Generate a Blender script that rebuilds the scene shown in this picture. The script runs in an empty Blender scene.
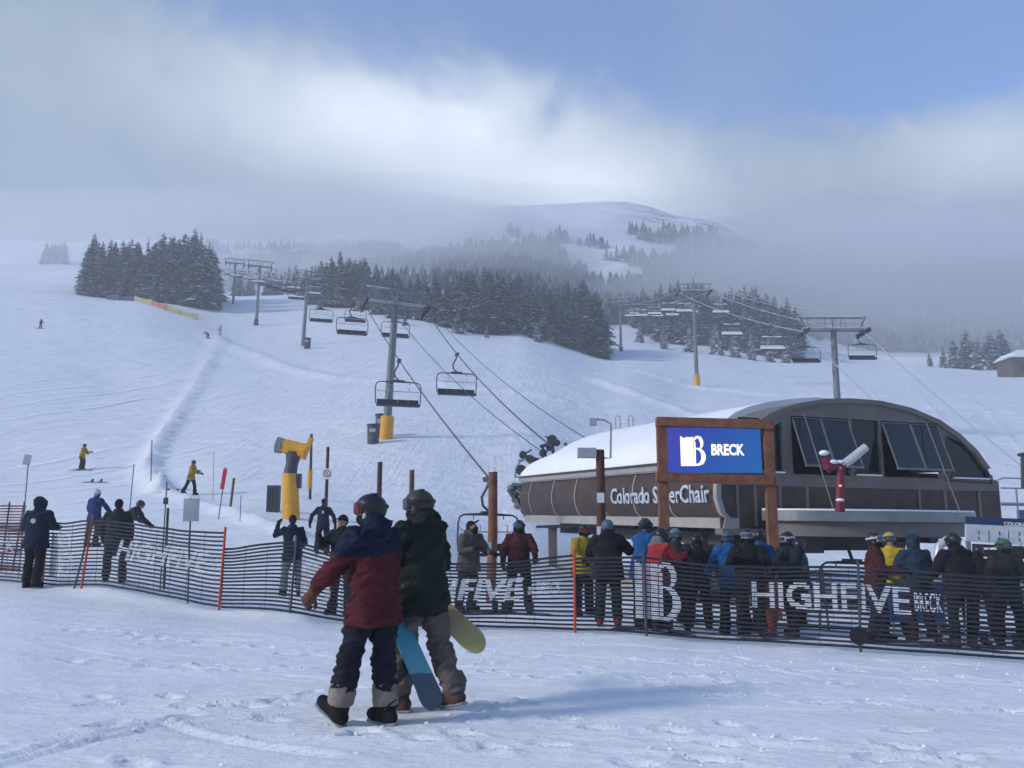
import bpy, bmesh, math, random
import numpy as np
from mathutils import Vector, Matrix, noise as mnoise
R = math.radians
random.seed(7); RNG = np.random.default_rng(7)
SC = bpy.context.scene; COL = SC.collection

# ------------------------------------------------------------------ camera
F = 900.0; HOR = 540.0; CAMZ = 1.55
PITCH = math.atan((HOR - 384) / F); CP, SP = math.cos(PITCH), math.sin(PITCH)
cam = bpy.data.cameras.new('camera'); cam.sensor_width = 36; cam.lens = F / 1024 * 36
cam.clip_end = 6000; cam.clip_start = .05
co = bpy.data.objects.new('camera', cam); COL.objects.link(co)
co.location = (0, 0, CAMZ); co.rotation_euler = (math.pi / 2 + PITCH, 0, 0); SC.camera = co

def ray(u, v):
    b = (384 - v) / F
    return Vector(((u - 512) / F, CP - b * SP, SP + b * CP))
def P(u, v, D):
    r = ray(u, v); t = D / r.y
    return Vector((r.x * t, D, CAMZ + r.z * t))
def proj(p):
    x, y, z = p[0], p[1], p[2] - CAMZ
    dep = y * CP + z * SP; up = -y * SP + z * CP
    return 512 + F * x / dep, 384 - F * up / dep

# ------------------------------------------------------------------ terrain
COLS = [
 (-400, [(728,7.2),(600,15),(568,21),(535,32),(440,62),(370,100),(300,155),(255,200),(252,240),(262,430),(235,600),(238,900)]),
 (30,  [(728,7.2),(650,11),(585,19),(552,29),(478,60),(395,100),(330,155),(292,200),(291,238),(268,430),(247,600),(240,900)]),
 (120, [(728,7.2),(655,11),(598,17),(562,26),(480,58),(400,100),(338,150),(298,203),(297,240),(268,430),(250,600),(238,900)]),
 (250, [(728,7.2),(665,10.5),(614,15.5),(600,20),(565,27),(495,47),(438,74),(348,154),(325,190),(305,228),(285,450),(250,700),(236,900)]),
 (400, [(728,7.2),(668,10.5),(628,14.8),(612,18.5),(575,27),(505,48),(438,70),(385,105),(346,150),(326,176),(300,260),(265,450),(235,700),(225,900)]),
 (512, [(728,7.2),(668,10.5),(631,14.5),(612,18.5),(585,26),(568,36),(540,42),(500,52),(445,70),(390,105),(352,150),(338,180),(305,260),(262,430),(228,560),(208,700),(207,900)]),
 (620, [(728,7.2),(668,10.5),(634,14.2),(616,19),(605,24),(600,29),(575,38),(560,46),(520,56),(450,78),(400,105),(370,155),(354,232),(332,290),(285,440),(245,560),(203,700),(205,900)]),
 (700, [(728,7.2),(670,10.5),(643,13.7),(632,17),(614,21),(606,25),(602,29),(580,38),(558,48),(500,60),(430,90),(388,142),(364,195),(354,240),(340,290),(295,430),(250,560),(218,700),(220,900)]),
 (780, [(728,7.2),(672,10.5),(647,13.4),(637,16.3),(613,22),(606,25),(602,29),(578,39),(560,49),(505,61),(437,87),(395,130),(370,190),(360,235),(352,275),(340,312),(300,420),(270,560),(248,700),(245,900)]),
 (900, [(728,7.2),(676,10.5),(655,13.0),(645,15.4),(616,21),(607,25),(602,29),(577,40),(560,50),(510,61),(440,84),(398,122),(374,185),(369,225),(365,265),(356,312),(318,400),(285,560),(265,900)]),
 (1010,[(728,7.2),(678,10.5),(663,12.8),(655,14.8),(615,22),(600,26),(572,42),(530,56),(450,82),(400,118),(380,180),(375,225),(370,265),(358,312),(312,400),(275,560),(262,900)]),
 (1500,[(728,7.2),(678,10.5),(663,12.8),(655,14.8),(615,22),(600,26),(572,42),(530,56),(450,82),(400,118),(378,180),(368,225),(362,265),(345,312),(290,400),(255,560),(250,900)]),
]
CT = np.array([(c[0] - 512) / F for c in COLS])
def far_d(d): return d if d < 430 else 430 + (d - 430) * .6
def _colfun(c):
    D = [-60, 0, 4]; Z = [0, 0, .02]
    for v, d in c[1]:
        d = far_d(d); D.append(d); Z.append(P(512, v, d).z)
    D.append(1200); Z.append(Z[-1] - 40)
    return np.array(D), np.array(Z)
CF = [_colfun(c) for c in COLS]
TAPS = np.exp(np.linspace(-.1, .1, 7))
def vnoise(x, y, seed=0):
    xi = np.floor(x).astype(np.int64); yi = np.floor(y).astype(np.int64)
    fx = x - xi; fy = y - yi; fx = fx * fx * (3 - 2 * fx); fy = fy * fy * (3 - 2 * fy)
    def h(a, b):
        n = (a * 374761393 + b * 668265263 + seed * 1274126177) & 0x7fffffff
        n = ((n ^ (n >> 13)) * 1274126177) & 0x7fffffff
        return ((n ^ (n >> 16)) & 0xffff) / 65535.0
    return (h(xi, yi) * (1 - fx) + h(xi + 1, yi) * fx) * (1 - fy) + (h(xi, yi + 1) * (1 - fx) + h(xi + 1, yi + 1) * fx) * fy
def fbm(x, y, o=4, seed=0):
    s = 0; a = 1; t = 0
    for i in range(o):
        s = s + a * (vnoise(x * 2**i, y * 2**i, seed + i) - .5); t += a; a *= .5
    return s / t
def hbase(x, y):
    x = np.atleast_1d(np.asarray(x, float)); y = np.atleast_1d(np.asarray(y, float))
    ang = x / np.maximum(np.abs(y), 9) * CP
    ci = np.clip(np.searchsorted(CT, ang) - 1, 0, len(CT) - 2)
    t = np.clip((ang - CT[ci]) / (CT[ci + 1] - CT[ci]), 0, 1); t = t * t * (3 - 2 * t)
    Z = np.zeros((len(CF), len(x)))
    for k, (D, ZZ) in enumerate(CF):
        for tp in TAPS: Z[k] += np.interp(y * tp, D, ZZ) / len(TAPS)
    idx = np.arange(len(x))
    z = Z[ci, idx] * (1 - t) + Z[ci + 1, idx] * t
    far = np.clip((y - 60) / 200, 0, 1)
    z = z + far * 3.0 * fbm(x / 45, y / 45, 3, 3) + np.clip((y-30)/60,0,1) * .8 * fbm(x / 14, y / 14, 3, 5)
    z = z + np.clip((y - 430) / 120, 0, 1) * 13 * fbm(x / 110, y / 110, 4, 9)
    return z
def gpos(u, v0, D):          # xy of a point at image column u and distance D
    p = P(u, v0, D); return p.x, p.y
# berms: ((list of (u, v, D)), half width m, height m)
BERMS = [([(222,340,165),(205,375,120),(180,408,90),(160,435,72),(147,462,60),(160,485,48)], .55, .6),
         ([(160,485,48),(200,508,42),(250,522,37),(300,534,33)], .5, .28),
         ([(215,345,160),(300,372,118),(340,380,110),(450,392,104),(560,400,100)], 1.2, .5),
         ([(600,380,125),(700,402,100),(800,410,96),(900,408,100),(1024,404,104)], 1.3, .45),
         ([(640,366,150),(760,380,128),(900,388,122),(1040,384,130)], 1.2, .4),
         ([(60,585,19.2),(110,598,17.3),(170,606,16.3),(222,613,15.3),(300,624,14.8)], .35, .12)]
BX = [([gpos(u, v, D) for u, v, D in pts], w, h) for pts, w, h in BERMS]
def hberm(x, y):
    z = np.zeros_like(x)
    for pts, w, h in BX:
        dmin = np.full(x.shape, 1e9)
        for (ax, ay), (bx_, by) in zip(pts, pts[1:]):
            dx, dy = bx_ - ax, by - ay
            t = np.clip(((x - ax) * dx + (y - ay) * dy) / (dx * dx + dy * dy), 0, 1)
            dmin = np.minimum(dmin, np.hypot(x - ax - t * dx, y - ay - t * dy))
        n = .6 + .8 * vnoise(x / 1.3, y / 1.3, 77)
        z = z + h * n * np.exp(-(dmin / w) ** 2)
    return z
# foreground marks: footprints, board and ski grooves
GROOVES = []
def groove(p0, p1, bend, w, d):
    GROOVES.append((p0, p1, bend, w, d))
rg = random.Random(4)
for k in range(80):
    x0 = rg.uniform(-6, 7); y0 = rg.uniform(5.6, 13); a = rg.gauss(-.12, .35); L = rg.uniform(1.0, 6)
    groove((x0, y0), (x0 + L * math.cos(a), y0 + L * math.sin(a)), rg.uniform(-.3, .3), rg.uniform(.018, .035), rg.uniform(.006, .013))
groove((-3.9, 5.0), (-2.6, 7.6), .15, .035, .016); groove((-3.75, 5.0), (-2.45, 7.6), .15, .035, .016)
groove((-2.9, 7.6), (-1.0, 6.35), -.2, .035, .02); groove((.9, 6.9), (3.0, 6.2), .1, .03, .02)
FEET = []
def walkpath(p0, p1, n, jit=.06):
    dx, dy = p1[0] - p0[0], p1[1] - p0[1]; L = math.hypot(dx, dy); a = math.atan2(dy, dx)
    for i in range(n):
        t = i / n; s = .13 if i % 2 else -.13
        FEET.append((p0[0] + dx * t - math.sin(a) * s + rg.gauss(0, jit), p0[1] + dy * t + math.cos(a) * s + rg.gauss(0, jit), a + rg.gauss(0, .15)))
walkpath((3.2, 5.6), (-1.2, 7.0), 9); walkpath((2.9, 6.3), (-.6, 7.9), 8)
walkpath((-4, 6.2), (-1.5, 9), 8); walkpath((-3.6, 8.6), (.4, 6.4), 9); walkpath((5, 7.5), (1, 9.2), 9)
walkpath((-5, 10.5), (3, 9.6), 15); walkpath((6, 10), (-2, 12), 15); walkpath((-6, 13), (-1.5, 11), 11)
for k in range(26):
    FEET.append((rg.uniform(-5, 5), rg.uniform(5.6, 12.5), rg.uniform(0, 3.1)))
def hmarks(x, y):
    z = np.zeros_like(x)
    near = (y > 4.6) & (y < 18) & (np.abs(x) < 11)
    X = x[near]; Y = y[near]; Z = np.zeros_like(X)
    Z += .020 * fbm(X / .22, Y / .12, 4, 31) + .018 * fbm(X / 1.6, Y / .8, 3, 41)
    for (p0, p1, bend, w, d) in GROOVES:
        dx, dy = p1[0] - p0[0], p1[1] - p0[1]; L2 = dx * dx + dy * dy; L = math.sqrt(L2)
        t = ((X - p0[0]) * dx + (Y - p0[1]) * dy) / L2
        s = ((X - p0[0]) * -dy + (Y - p0[1]) * dx) / L - bend * 4 * t * (1 - t)
        m = ((t > 0) & (t < 1)).astype(float) * np.clip(np.minimum(t, 1 - t) * 8, 0, 1)
        Z += m * (-1.0 * d * np.exp(-(s / w) ** 2) + 1.3 * d * np.exp(-((s - 2.2 * w) / w) ** 2))
    for fx, fy, a in FEET:
        q = (np.abs(X - fx) < .4) & (np.abs(Y - fy) < .4)
        if not q.any(): continue
        c, s_ = math.cos(a), math.sin(a)
        lx = (X[q] - fx) * c + (Y[q] - fy) * s_; ly = -(X[q] - fx) * s_ + (Y[q] - fy) * c
        r = np.sqrt((lx / .15) ** 2 + (ly / .065) ** 2)
        Z[q] += -.040 * np.exp(-r ** 4) + .022 * np.exp(-((r - 1.35) / .3) ** 2)
    z[near] = Z
    return z
def hfull(x, y): return hbase(x, y) + hberm(x, y) + hmarks(x, y)
def H(x, y): return float(hfull(np.array([x], float), np.array([y], float))[0])
def G(u, D, v0=500):
    """ground point at image column u and distance D"""
    x, y = gpos(u, v0, D)
    for _ in range(3):
        z = H(x, y); uu, vv = proj((x, y, z)); x, y = gpos(u, vv, D)
    return Vector((x, y, H(x, y)))

# ------------------------------------------------------------------ materials
MATS = {}
def mat(name, col, rough=.7, nscale=6., namt=.15, bump=0., bscale=30., metal=0., emit=None, spec=.35, sheen=0):
    if name in MATS: return MATS[name]
    m = bpy.data.materials.new(name); m.use_nodes = True; nt = m.node_tree; b = nt.nodes['Principled BSDF']
    b.inputs['Roughness'].default_value = rough; b.inputs['Metallic'].default_value = metal
    b.inputs['Specular IOR Level'].default_value = spec
    if sheen: b.inputs['Sheen Weight'].default_value = sheen
    tc = nt.nodes.new('ShaderNodeTexCoord')
    n = nt.nodes.new('ShaderNodeTexNoise'); n.inputs['Scale'].default_value = nscale; n.inputs['Detail'].default_value = 5
    nt.links.new(tc.outputs['Object'], n.inputs['Vector'])
    r = nt.nodes.new('ShaderNodeValToRGB')
    r.color_ramp.elements[0].position = .3; r.color_ramp.elements[1].position = .7
    lo = [c * (1 - namt) for c in col]; hi = [min(1, c * (1 + namt)) for c in col]
    r.color_ramp.elements[0].color = (*lo, 1); r.color_ramp.elements[1].color = (*hi, 1)
    nt.links.new(n.outputs['Fac'], r.inputs['Fac']); nt.links.new(r.outputs['Color'], b.inputs['Base Color'])
    if bump:
        n2 = nt.nodes.new('ShaderNodeTexNoise'); n2.inputs['Scale'].default_value = bscale; n2.inputs['Detail'].default_value = 4
        nt.links.new(tc.outputs['Object'], n2.inputs['Vector'])
        bp = nt.nodes.new('ShaderNodeBump'); bp.inputs['Strength'].default_value = bump; bp.inputs['Distance'].default_value = .02
        nt.links.new(n2.outputs['Fac'], bp.inputs['Height']); nt.links.new(bp.outputs['Normal'], b.inputs['Normal'])
    if emit:
        b.inputs['Emission Color'].default_value = (*emit[0], 1); b.inputs['Emission Strength'].default_value = emit[1]
    MATS[name] = m; return m
def fab(name, col): return mat('fabric_' + name, col, .85, 5, .22, .35, 22, spec=.15)

SNOW = (.87, .88, .90)
M_snow = mat('snow_cap', SNOW, .75, 8, .05, .5, 12)
M_steel = mat('galvanised_steel', (.30, .32, .34), .5, 4, .15, .1, 20, metal=.5)
M_dsteel = mat('dark_steel', (.06, .065, .075), .5, 4, .2)
M_tower = mat('tower_grey_paint', (.17, .18, .20), .55, 3, .15)
M_yellow = mat('yellow_foam_pad', (.75, .36, .03), .6, 4, .12, .3, 14)
M_black = mat('black_rubber', (.018, .018, .022), .6, 6, .2)
M_wood = mat('red_brown_timber', (.20, .082, .048), .75, 5, .35, .4, 20)
M_bark = mat('conifer_bark', (.10, .075, .055), .9, 8, .3)

# ------------------------------------------------------------------ mesh builder
class MB:
    def __init__(s): s.v = []; s.f = []; s.m = []
    def add(s, verts, faces, m=0):
        o = len(s.v); s.v += [tuple(x) for x in verts]; s.f += [tuple(i + o for i in f) for f in faces]
        s.m += ([m] * len(faces) if isinstance(m, int) else list(m))
        return s
    def box(s, c, size, rot=None, m=0):
        hx, hy, hz = size[0] / 2, size[1] / 2, size[2] / 2
        vs = [Vector((x, y, z)) for x in (-hx, hx) for y in (-hy, hy) for z in (-hz, hz)]
        if rot is not None: vs = [rot @ v for v in vs]
        vs = [v + Vector(c) for v in vs]
        return s.add(vs, [(0,1,3,2),(4,6,7,5),(0,4,5,1),(2,3,7,6),(0,2,6,4),(1,5,7,3)], m)
    def bar(s, a, b, w, h=None, up=(0, 0, 1), m=0):
        a = Vector(a); b = Vector(b); d = (b - a); L = d.length
        if L < 1e-6: return s
        z = d / L; u = Vector(up)
        if abs(z.dot(u)) > .97: u = Vector((0, 1, 0))
        x = u.cross(z).normalized(); y = z.cross(x)
        return s.box((a + b) / 2, (w, h or w, L), Matrix((x, y, z)).transposed(), m)
    def tube(s, pts, r, n=8, cap=True, m=0, ry=None, up=None):
        pts = [Vector(p) for p in pts]; k = len(pts)
        rs = r if isinstance(r, (list, tuple)) else [r] * k
        rys = ry if ry is not None else rs
        vs = []; px = None
        for i, p in enumerate(pts):
            d = (pts[min(i + 1, k - 1)] - pts[max(i - 1, 0)]).normalized()
            if px is None:
                u = Vector(up) if up is not None else (Vector((0, 0, 1)) if abs(d.z) < .9 else Vector((1, 0, 0)))
                x = u.cross(d).normalized()
                if up is not None: x = (Vector(up) - d * d.dot(Vector(up))).normalized()
            else: x = (px - d * px.dot(d)).normalized()
            px = x; y = d.cross(x)
            for j in range(n):
                a = 2 * math.pi * j / n
                vs.append(p + x * (math.cos(a) * rs[i]) + y * (math.sin(a) * rys[i]))
        fs = [(i * n + j, i * n + (j + 1) % n, (i + 1) * n + (j + 1) % n, (i + 1) * n + j) for i in range(k - 1) for j in range(n)]
        if cap: fs += [tuple(reversed(range(n))), tuple((k - 1) * n + j for j in range(n))]
        return s.add(vs, fs, m)
    def ell(s, c, r, rot=None, nu=14, nv=9, m=0):
        vs = []
        for i in range(nv + 1):
            t = math.pi * i / nv
            for j in range(nu):
                a = 2 * math.pi * j / nu
                v = Vector((r[0] * math.sin(t) * math.cos(a), r[1] * math.sin(t) * math.sin(a), r[2] * math.cos(t)))
                if rot is not None: v = rot @ v
                vs.append(v + Vector(c))
        fs = [(i * nu + j, (i + 1) * nu + j, (i + 1) * nu + (j + 1) % nu, i * nu + (j + 1) % nu) for i in range(nv) for j in range(nu)]
        return s.add(vs, fs, m)
    def caps(s, pts, rs, n=10, m=0):
        """tapered capsule chain"""
        pts = [Vector(p) for p in pts]
        d0 = (pts[0] - pts[1]).normalized(); d1 = (pts[-1] - pts[-2]).normalized()
        P2 = [pts[0] + d0 * rs[0] * .95, pts[0] + d0 * rs[0] * .6] + pts + [pts[-1] + d1 * rs[-1] * .6, pts[-1] + d1 * rs[-1] * .95]
        R2 = [rs[0] * .3, rs[0] * .8] + list(rs) + [rs[-1] * .8, rs[-1] * .3]
        return s.tube(P2, R2, n, m=m)
    def prism(s, poly, origin, ax, ay, depth, m=0, mside=None):
        """poly (2D) extruded along ax x ay by depth (front face at +depth)"""
        ax = Vector(ax); ay = Vector(ay); az = ax.cross(ay).normalized(); o = Vector(origin); n = len(poly)
        vs = [o + ax * p[0] + ay * p[1] for p in poly] + [o + ax * p[0] + ay * p[1] + az * depth for p in poly]
        fs = [tuple(reversed(range(n))), tuple(n + i for i in range(n))] + [(i, (i + 1) % n, n + (i + 1) % n, n + i) for i in range(n)]
        return s.add(vs, fs, [m, m] + [m if mside is None else mside] * n)
    def mesh(s, name, mats, smooth=False):
        me = bpy.data.meshes.new(name); me.from_pydata(s.v, [], s.f)
        for x in (mats if isinstance(mats, (list, tuple)) else [mats]): me.materials.append(x)
        if any(s.m): me.polygons.foreach_set('material_index', s.m)
        if smooth is True: me.polygons.foreach_set('use_smooth', [True] * len(me.polygons))
        me.update(); return me
    def build(s, name, mats, parent=None, smooth=False, loc=None):
        o = bpy.data.objects.new(name, s.mesh(name, mats, smooth)); COL.objects.link(o)
        if parent is not None: o.parent = parent
        if loc is not None: o.location = loc
        if smooth == 'auto': auto_smooth(o.data)
        return o
def auto_smooth(me, ang=40):
    me.polygons.foreach_set('use_smooth', [True] * len(me.polygons))
    me.set_sharp_from_angle(angle=R(ang))
def tag(o, label=None, cat=None, group=None, kind=None):
    if label: o['label'] = label
    if cat: o['category'] = cat
    if group: o['group'] = group
    if kind: o['kind'] = kind
    return o
def thing(name, label, cat, loc=(0, 0, 0), rz=0, group=None):
    o = bpy.data.objects.new(name, None); COL.objects.link(o); o.empty_display_size = .2
    o.location = loc; o.rotation_euler = (0, 0, rz); return tag(o, label, cat, group)
def copy_tree(o, parent=None, kids=None):
    c = o.copy(); COL.objects.link(c); c.parent = parent
    for ch in KIDS.get(o.name, []) if kids is None else kids: copy_tree(ch, c)
    return c
KIDS = {}
def index_kids():
    KIDS.clear()
    for o in COL.objects:
        if o.parent is not None: KIDS.setdefault(o.parent.name, []).append(o)
def text_tris(s, size=1., bold=0., shear=0., space=1.):
    """triangulated text in 2D, left-bottom at 0,0: verts (n,2), tris"""
    cu = bpy.data.curves.new('t', 'FONT'); cu.body = s; cu.size = size; cu.offset = bold; cu.shear = shear; cu.space_character = space
    cu.resolution_u = 4
    o = bpy.data.objects.new('t', cu); COL.objects.link(o)
    dg = bpy.context.evaluated_depsgraph_get(); me = bpy.data.meshes.new_from_object(o.evaluated_get(dg))
    me.calc_loop_triangles()
    v = np.array([tuple(x.co)[:2] for x in me.vertices]); t = np.array([tuple(x.vertices) for x in me.loop_triangles])
    bpy.data.objects.remove(o); bpy.data.meshes.remove(me); bpy.data.curves.remove(cu)
    v = v - v.min(axis=0); return v, t
def text_mb(s, size, origin, ax, ay, depth, bold=0., shear=0., width=None, height=None, warp=None):
    """solid letters: flat faces plus sides"""
    cu = bpy.data.curves.new('t', 'FONT'); cu.body = s; cu.size = 1; cu.offset = bold; cu.shear = shear; cu.extrude = .5; cu.resolution_u = 3
    o = bpy.data.objects.new('t', cu); COL.objects.link(o)
    dg = bpy.context.evaluated_depsgraph_get(); me = bpy.data.meshes.new_from_object(o.evaluated_get(dg))
    v = np.array([tuple(x.co) for x in me.vertices]); fs = [tuple(p.vertices) for p in me.polygons]
    bpy.data.objects.remove(o); bpy.data.meshes.remove(me); bpy.data.curves.remove(cu)
    mn = v.min(axis=0); mx = v.max(axis=0); v = v - mn
    sx = (width / (mx[0] - mn[0])) if width else size; sy = (height / (mx[1] - mn[1])) if height else (size if not width else sx)
    ax = Vector(ax); ay = Vector(ay); az = ax.cross(ay).normalized(); mb = MB()
    if warp: vs = [warp(x * sx, y * sy, z * depth) for x, y, z in v]
    else: vs = [Vector(origin) + ax * (x * sx) + ay * (y * sy) + az * (z * depth) for x, y, z in v]
    return mb.add(vs, fs)

M_bgrey = mat('grey_sign_back', (.36, .39, .42), .6, 4, .12); M_print = mat('white_net_print', (.50, .52, .56), .8, 12, .3)
EXPOSURE = 0.5
SUN_STRENGTH = 2.0; SKY_STRENGTH = .15
CLOUD_LO = (.22, .295, .39); CLOUD_HI = (.96, 1.04, 1.12); CLOUD_K = 5.7; SKY_TINT = (.52, .86, 1.22, 1)
HAZE_D = .0010; HAZE_C = (.97, .985, 1.0)
MISTS = [(290, 250, 400, (170, 60, 22), .010), (965, 318, 335, (150, 48, 40), .026), (900, 265, 440, (150, 50, 34), .010), (262, 290, 300, (42, 18, 14), .02), (440, 222, 520, (120, 40, 26), .010), (455, 262, 310, (62, 22, 17), .012)]
# ------------------------------------------------------------------ render settings, sky, sun
SC.view_settings.view_transform = 'Standard'; SC.view_settings.look = 'None'; SC.view_settings.gamma = 1
SC.view_settings.exposure = EXPOSURE
SC.render.engine = 'CYCLES'
cy = SC.cycles; cy.max_bounces = 7; cy.diffuse_bounces = 3; cy.glossy_bounces = 2; cy.transmission_bounces = 3
cy.volume_bounces = 5; cy.transparent_max_bounces = 6; cy.use_denoising = True; cy.caustics_reflective = False; cy.caustics_refractive = False
cy.use_adaptive_sampling = True; cy.adaptive_threshold = .03
SUN_EL, SUN_AZ = R(27), R(-112)       # azimuth from +Y towards +X: light comes from the left, a little behind the camera
sd = Vector((math.sin(SUN_AZ) * math.cos(SUN_EL), math.cos(SUN_AZ) * math.cos(SUN_EL), math.sin(SUN_EL)))
sl = bpy.data.lights.new('sun', 'SUN'); sl.energy = SUN_STRENGTH; sl.angle = R(10); sl.color = (1, .95, .88)
so = bpy.data.objects.new('sun', sl); COL.objects.link(so); so.rotation_euler = sd.to_track_quat('Z', 'Y').to_euler()

w = bpy.data.worlds.new('World'); SC.world = w; w.use_nodes = True; nt = w.node_tree; N = nt.nodes; L = nt.links
for n in list(N): N.remove(n)
def nd(t, **k):
    n = N.new(t)
    for a, b in k.items(): setattr(n, a, b)
    return n
def mth(op, a, b=None, c=None, clamp=False):
    n = N.new('ShaderNodeMath'); n.operation = op; n.use_clamp = clamp
    for i, x in enumerate((a, b, c)):
        if x is None: continue
        if isinstance(x, (int, float)): n.inputs[i].default_value = x
        else: L.new(x, n.inputs[i])
    return n.outputs[0]
out = nd('ShaderNodeOutputWorld'); bg = nd('ShaderNodeBackground'); bg.inputs['Strength'].default_value = SKY_STRENGTH
L.new(bg.outputs[0], out.inputs['Surface'])
sky = nd('ShaderNodeTexSky'); sky.sky_type = 'NISHITA'; sky.sun_disc = False; sky.sun_elevation = SUN_EL; sky.sun_rotation = SUN_AZ
sky.altitude = 2900; sky.air_density = 1.0; sky.dust_density = .4; sky.ozone_density = 1.4
tc = nd('ShaderNodeTexCoord'); sep = nd('ShaderNodeSeparateXYZ'); L.new(tc.outputs['Generated'], sep.inputs[0])
X, Y, Z = sep.outputs
rad = mth('SQRT', mth('ADD', mth('MULTIPLY', X, X), mth('MULTIPLY', Y, Y)))
te = mth('DIVIDE', Z, mth('MAXIMUM', rad, .01))            # tan elevation
az = mth('ARCTAN2', X, Y)                                   # azimuth from +Y
def nz(scale, detail=5, rough=.55, dist=0., sx=(1, 1, 1)):
    mp = nd('ShaderNodeMapping'); mp.inputs['Scale'].default_value = sx; L.new(tc.outputs['Generated'], mp.inputs[0])
    n = nd('ShaderNodeTexNoise'); n.inputs['Scale'].default_value = scale; n.inputs['Detail'].default_value = detail
    n.inputs['Roughness'].default_value = rough; n.inputs['Distortion'].default_value = dist; L.new(mp.outputs[0], n.inputs['Vector'])
    return n.outputs['Fac']
n1 = nz(5.5, 6, .55, .3, (1, 1, 1.5)); n2 = nz(2.2, 4, .5, .2); n3 = nz(13, 9, .66, .7)
# cloud bank: its top falls from high on the left to low on the right
def bump(center, width):   # gaussian over azimuth
    d = mth('DIVIDE', mth('SUBTRACT', az, center), width)
    return mth('EXPONENT', mth('MULTIPLY', mth('MULTIPLY', d, d), -1))
top = mth('ADD', .47, mth('MULTIPLY', bump(-.62, .45), .18))
top = mth('ADD', top, mth('MULTIPLY', bump(-.16, .19), .05))
top = mth('ADD', top, mth('MULTIPLY', bump(.06, .11), .04))
top = mth('ADD', top, mth('MULTIPLY', mth('SUBTRACT', n1, .5), .20))
top = mth('ADD', top, mth('MULTIPLY', mth('SUBTRACT', n3, .5), .11))
mask = mth('SMOOTHSTEP', 0, 0, 0) if False else None
mr = nd('ShaderNodeMapRange'); mr.interpolation_type = 'SMOOTHSTEP'
L.new(mth('SUBTRACT', top, te), mr.inputs['Value']); mr.inputs['From Min'].default_value = -.045; mr.inputs['From Max'].default_value = .075
mask = mr.outputs[0]
# thin high veil, stronger in a column right of centre
veil = mth('MULTIPLY', mth('ADD', .18, mth('MULTIPLY', bump(.26, .07), .30)), mth('MULTIPLY', n2, 1.5), clamp=True)
mask = mth('MAXIMUM', mask, veil)
# brightness of the cloud: brightest to the left of the middle, grey far left and low
def blob(a0, wa, t0, wt, k):
    return mth('MULTIPLY', mth('MULTIPLY', bump(a0, wa), k), mth('EXPONENT', mth('MULTIPLY', mth('POWER', mth('DIVIDE', mth('SUBTRACT', te, t0), wt), 2), -1)))
br = mth('ADD', blob(-.13, .25, .49, .08, .85), blob(.07, .17, .395, .06, .75))
br = mth('MULTIPLY', br, mth('ADD', .45, mth('MULTIPLY', n1, 1.05)))
br = mth('ADD', br, mth('MULTIPLY', blob(.56, .16, .40, .06, .7), mth('MULTIPLY', n2, 1.4)))
brt = mth('ADD', br, mth('MULTIPLY', mth('SUBTRACT', n3, .5), .34), clamp=True)
ramp = nd('ShaderNodeValToRGB'); L.new(brt, ramp.inputs['Fac'])
ramp.color_ramp.elements[0].color = (*CLOUD_LO, 1); ramp.color_ramp.elements[1].color = (*CLOUD_HI, 1)
gam = nd('ShaderNodeMixRGB', blend_type='MULTIPLY'); gam.inputs['Fac'].default_value = 1
L.new(sky.outputs[0], gam.inputs[1]); gam.inputs[2].default_value = SKY_TINT
mx = nd('ShaderNodeMixRGB'); L.new(mask, mx.inputs['Fac']); L.new(gam.outputs[0], mx.inputs[1])
sc_ = nd('ShaderNodeMixRGB', blend_type='MULTIPLY'); sc_.inputs['Fac'].default_value = 1; L.new(ramp.outputs[0], sc_.inputs[1]); sc_.inputs[2].default_value = (CLOUD_K,) * 3 + (1,)
L.new(sc_.outputs[0], mx.inputs[2]); L.new(mx.outputs[0], bg.inputs['Color'])

# ------------------------------------------------------------------ haze
def vol_box(name, lo, hi, dens, col, aniso=.3):
    mb = MB(); mb.box([(a + b) / 2 for a, b in zip(lo, hi)], [b - a for a, b in zip(lo, hi)])
    m = bpy.data.materials.new(name); m.use_nodes = True; t = m.node_tree
    for n in list(t.nodes): t.nodes.remove(n)
    o = t.nodes.new('ShaderNodeOutputMaterial'); v = t.nodes.new('ShaderNodeVolumePrincipled')
    v.inputs['Density'].default_value = dens; v.inputs['Color'].default_value = (*col, 1); v.inputs['Anisotropy'].default_value = aniso
    t.links.new(v.outputs[0], o.inputs['Volume'])
    return mb.build(name, m), v
HZ, _ = vol_box('haze', (-960, -70, -30), (960, 1150, 278), HAZE_D, HAZE_C, .2)
tag(HZ, kind='stuff')

# ------------------------------------------------------------------ ground
def axis_x():
    a = list(np.arange(0, 7, .045)); s = .045
    while a[-1] < 900: s *= 1.025; a.append(a[-1] + s)
    a = np.array(a); return np.concatenate([-a[:0:-1], a])
def axis_y():
    a = list(-np.geomspace(50, 1, 18)) + list(np.arange(0, 5, .25)) + list(np.arange(5, 16, .04)); s = .05
    while a[-1] < 1100: s = max(s, a[-1] * .009); a.append(a[-1] + s)
    return np.array(a)
gx, gy = axis_x(), axis_y()
GX, GY = np.meshgrid(gx, gy)
gz = hfull(GX.ravel(), GY.ravel())
nv = GX.size; me = bpy.data.meshes.new('ground'); me.vertices.add(nv)
me.vertices.foreach_set('co', np.stack([GX.ravel(), GY.ravel(), gz], 1).ravel())
ny, nx = GX.shape
ii = (np.arange(ny - 1)[:, None] * nx + np.arange(nx - 1)[None, :]).ravel()
q = np.stack([ii, ii + 1, ii + nx + 1, ii + nx], 1).ravel()
me.loops.add(len(q)); me.loops.foreach_set('vertex_index', q)
me.polygons.add(len(ii)); me.polygons.foreach_set('loop_start', np.arange(0, len(q), 4)); me.polygons.foreach_set('loop_total', np.full(len(ii), 4))
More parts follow.
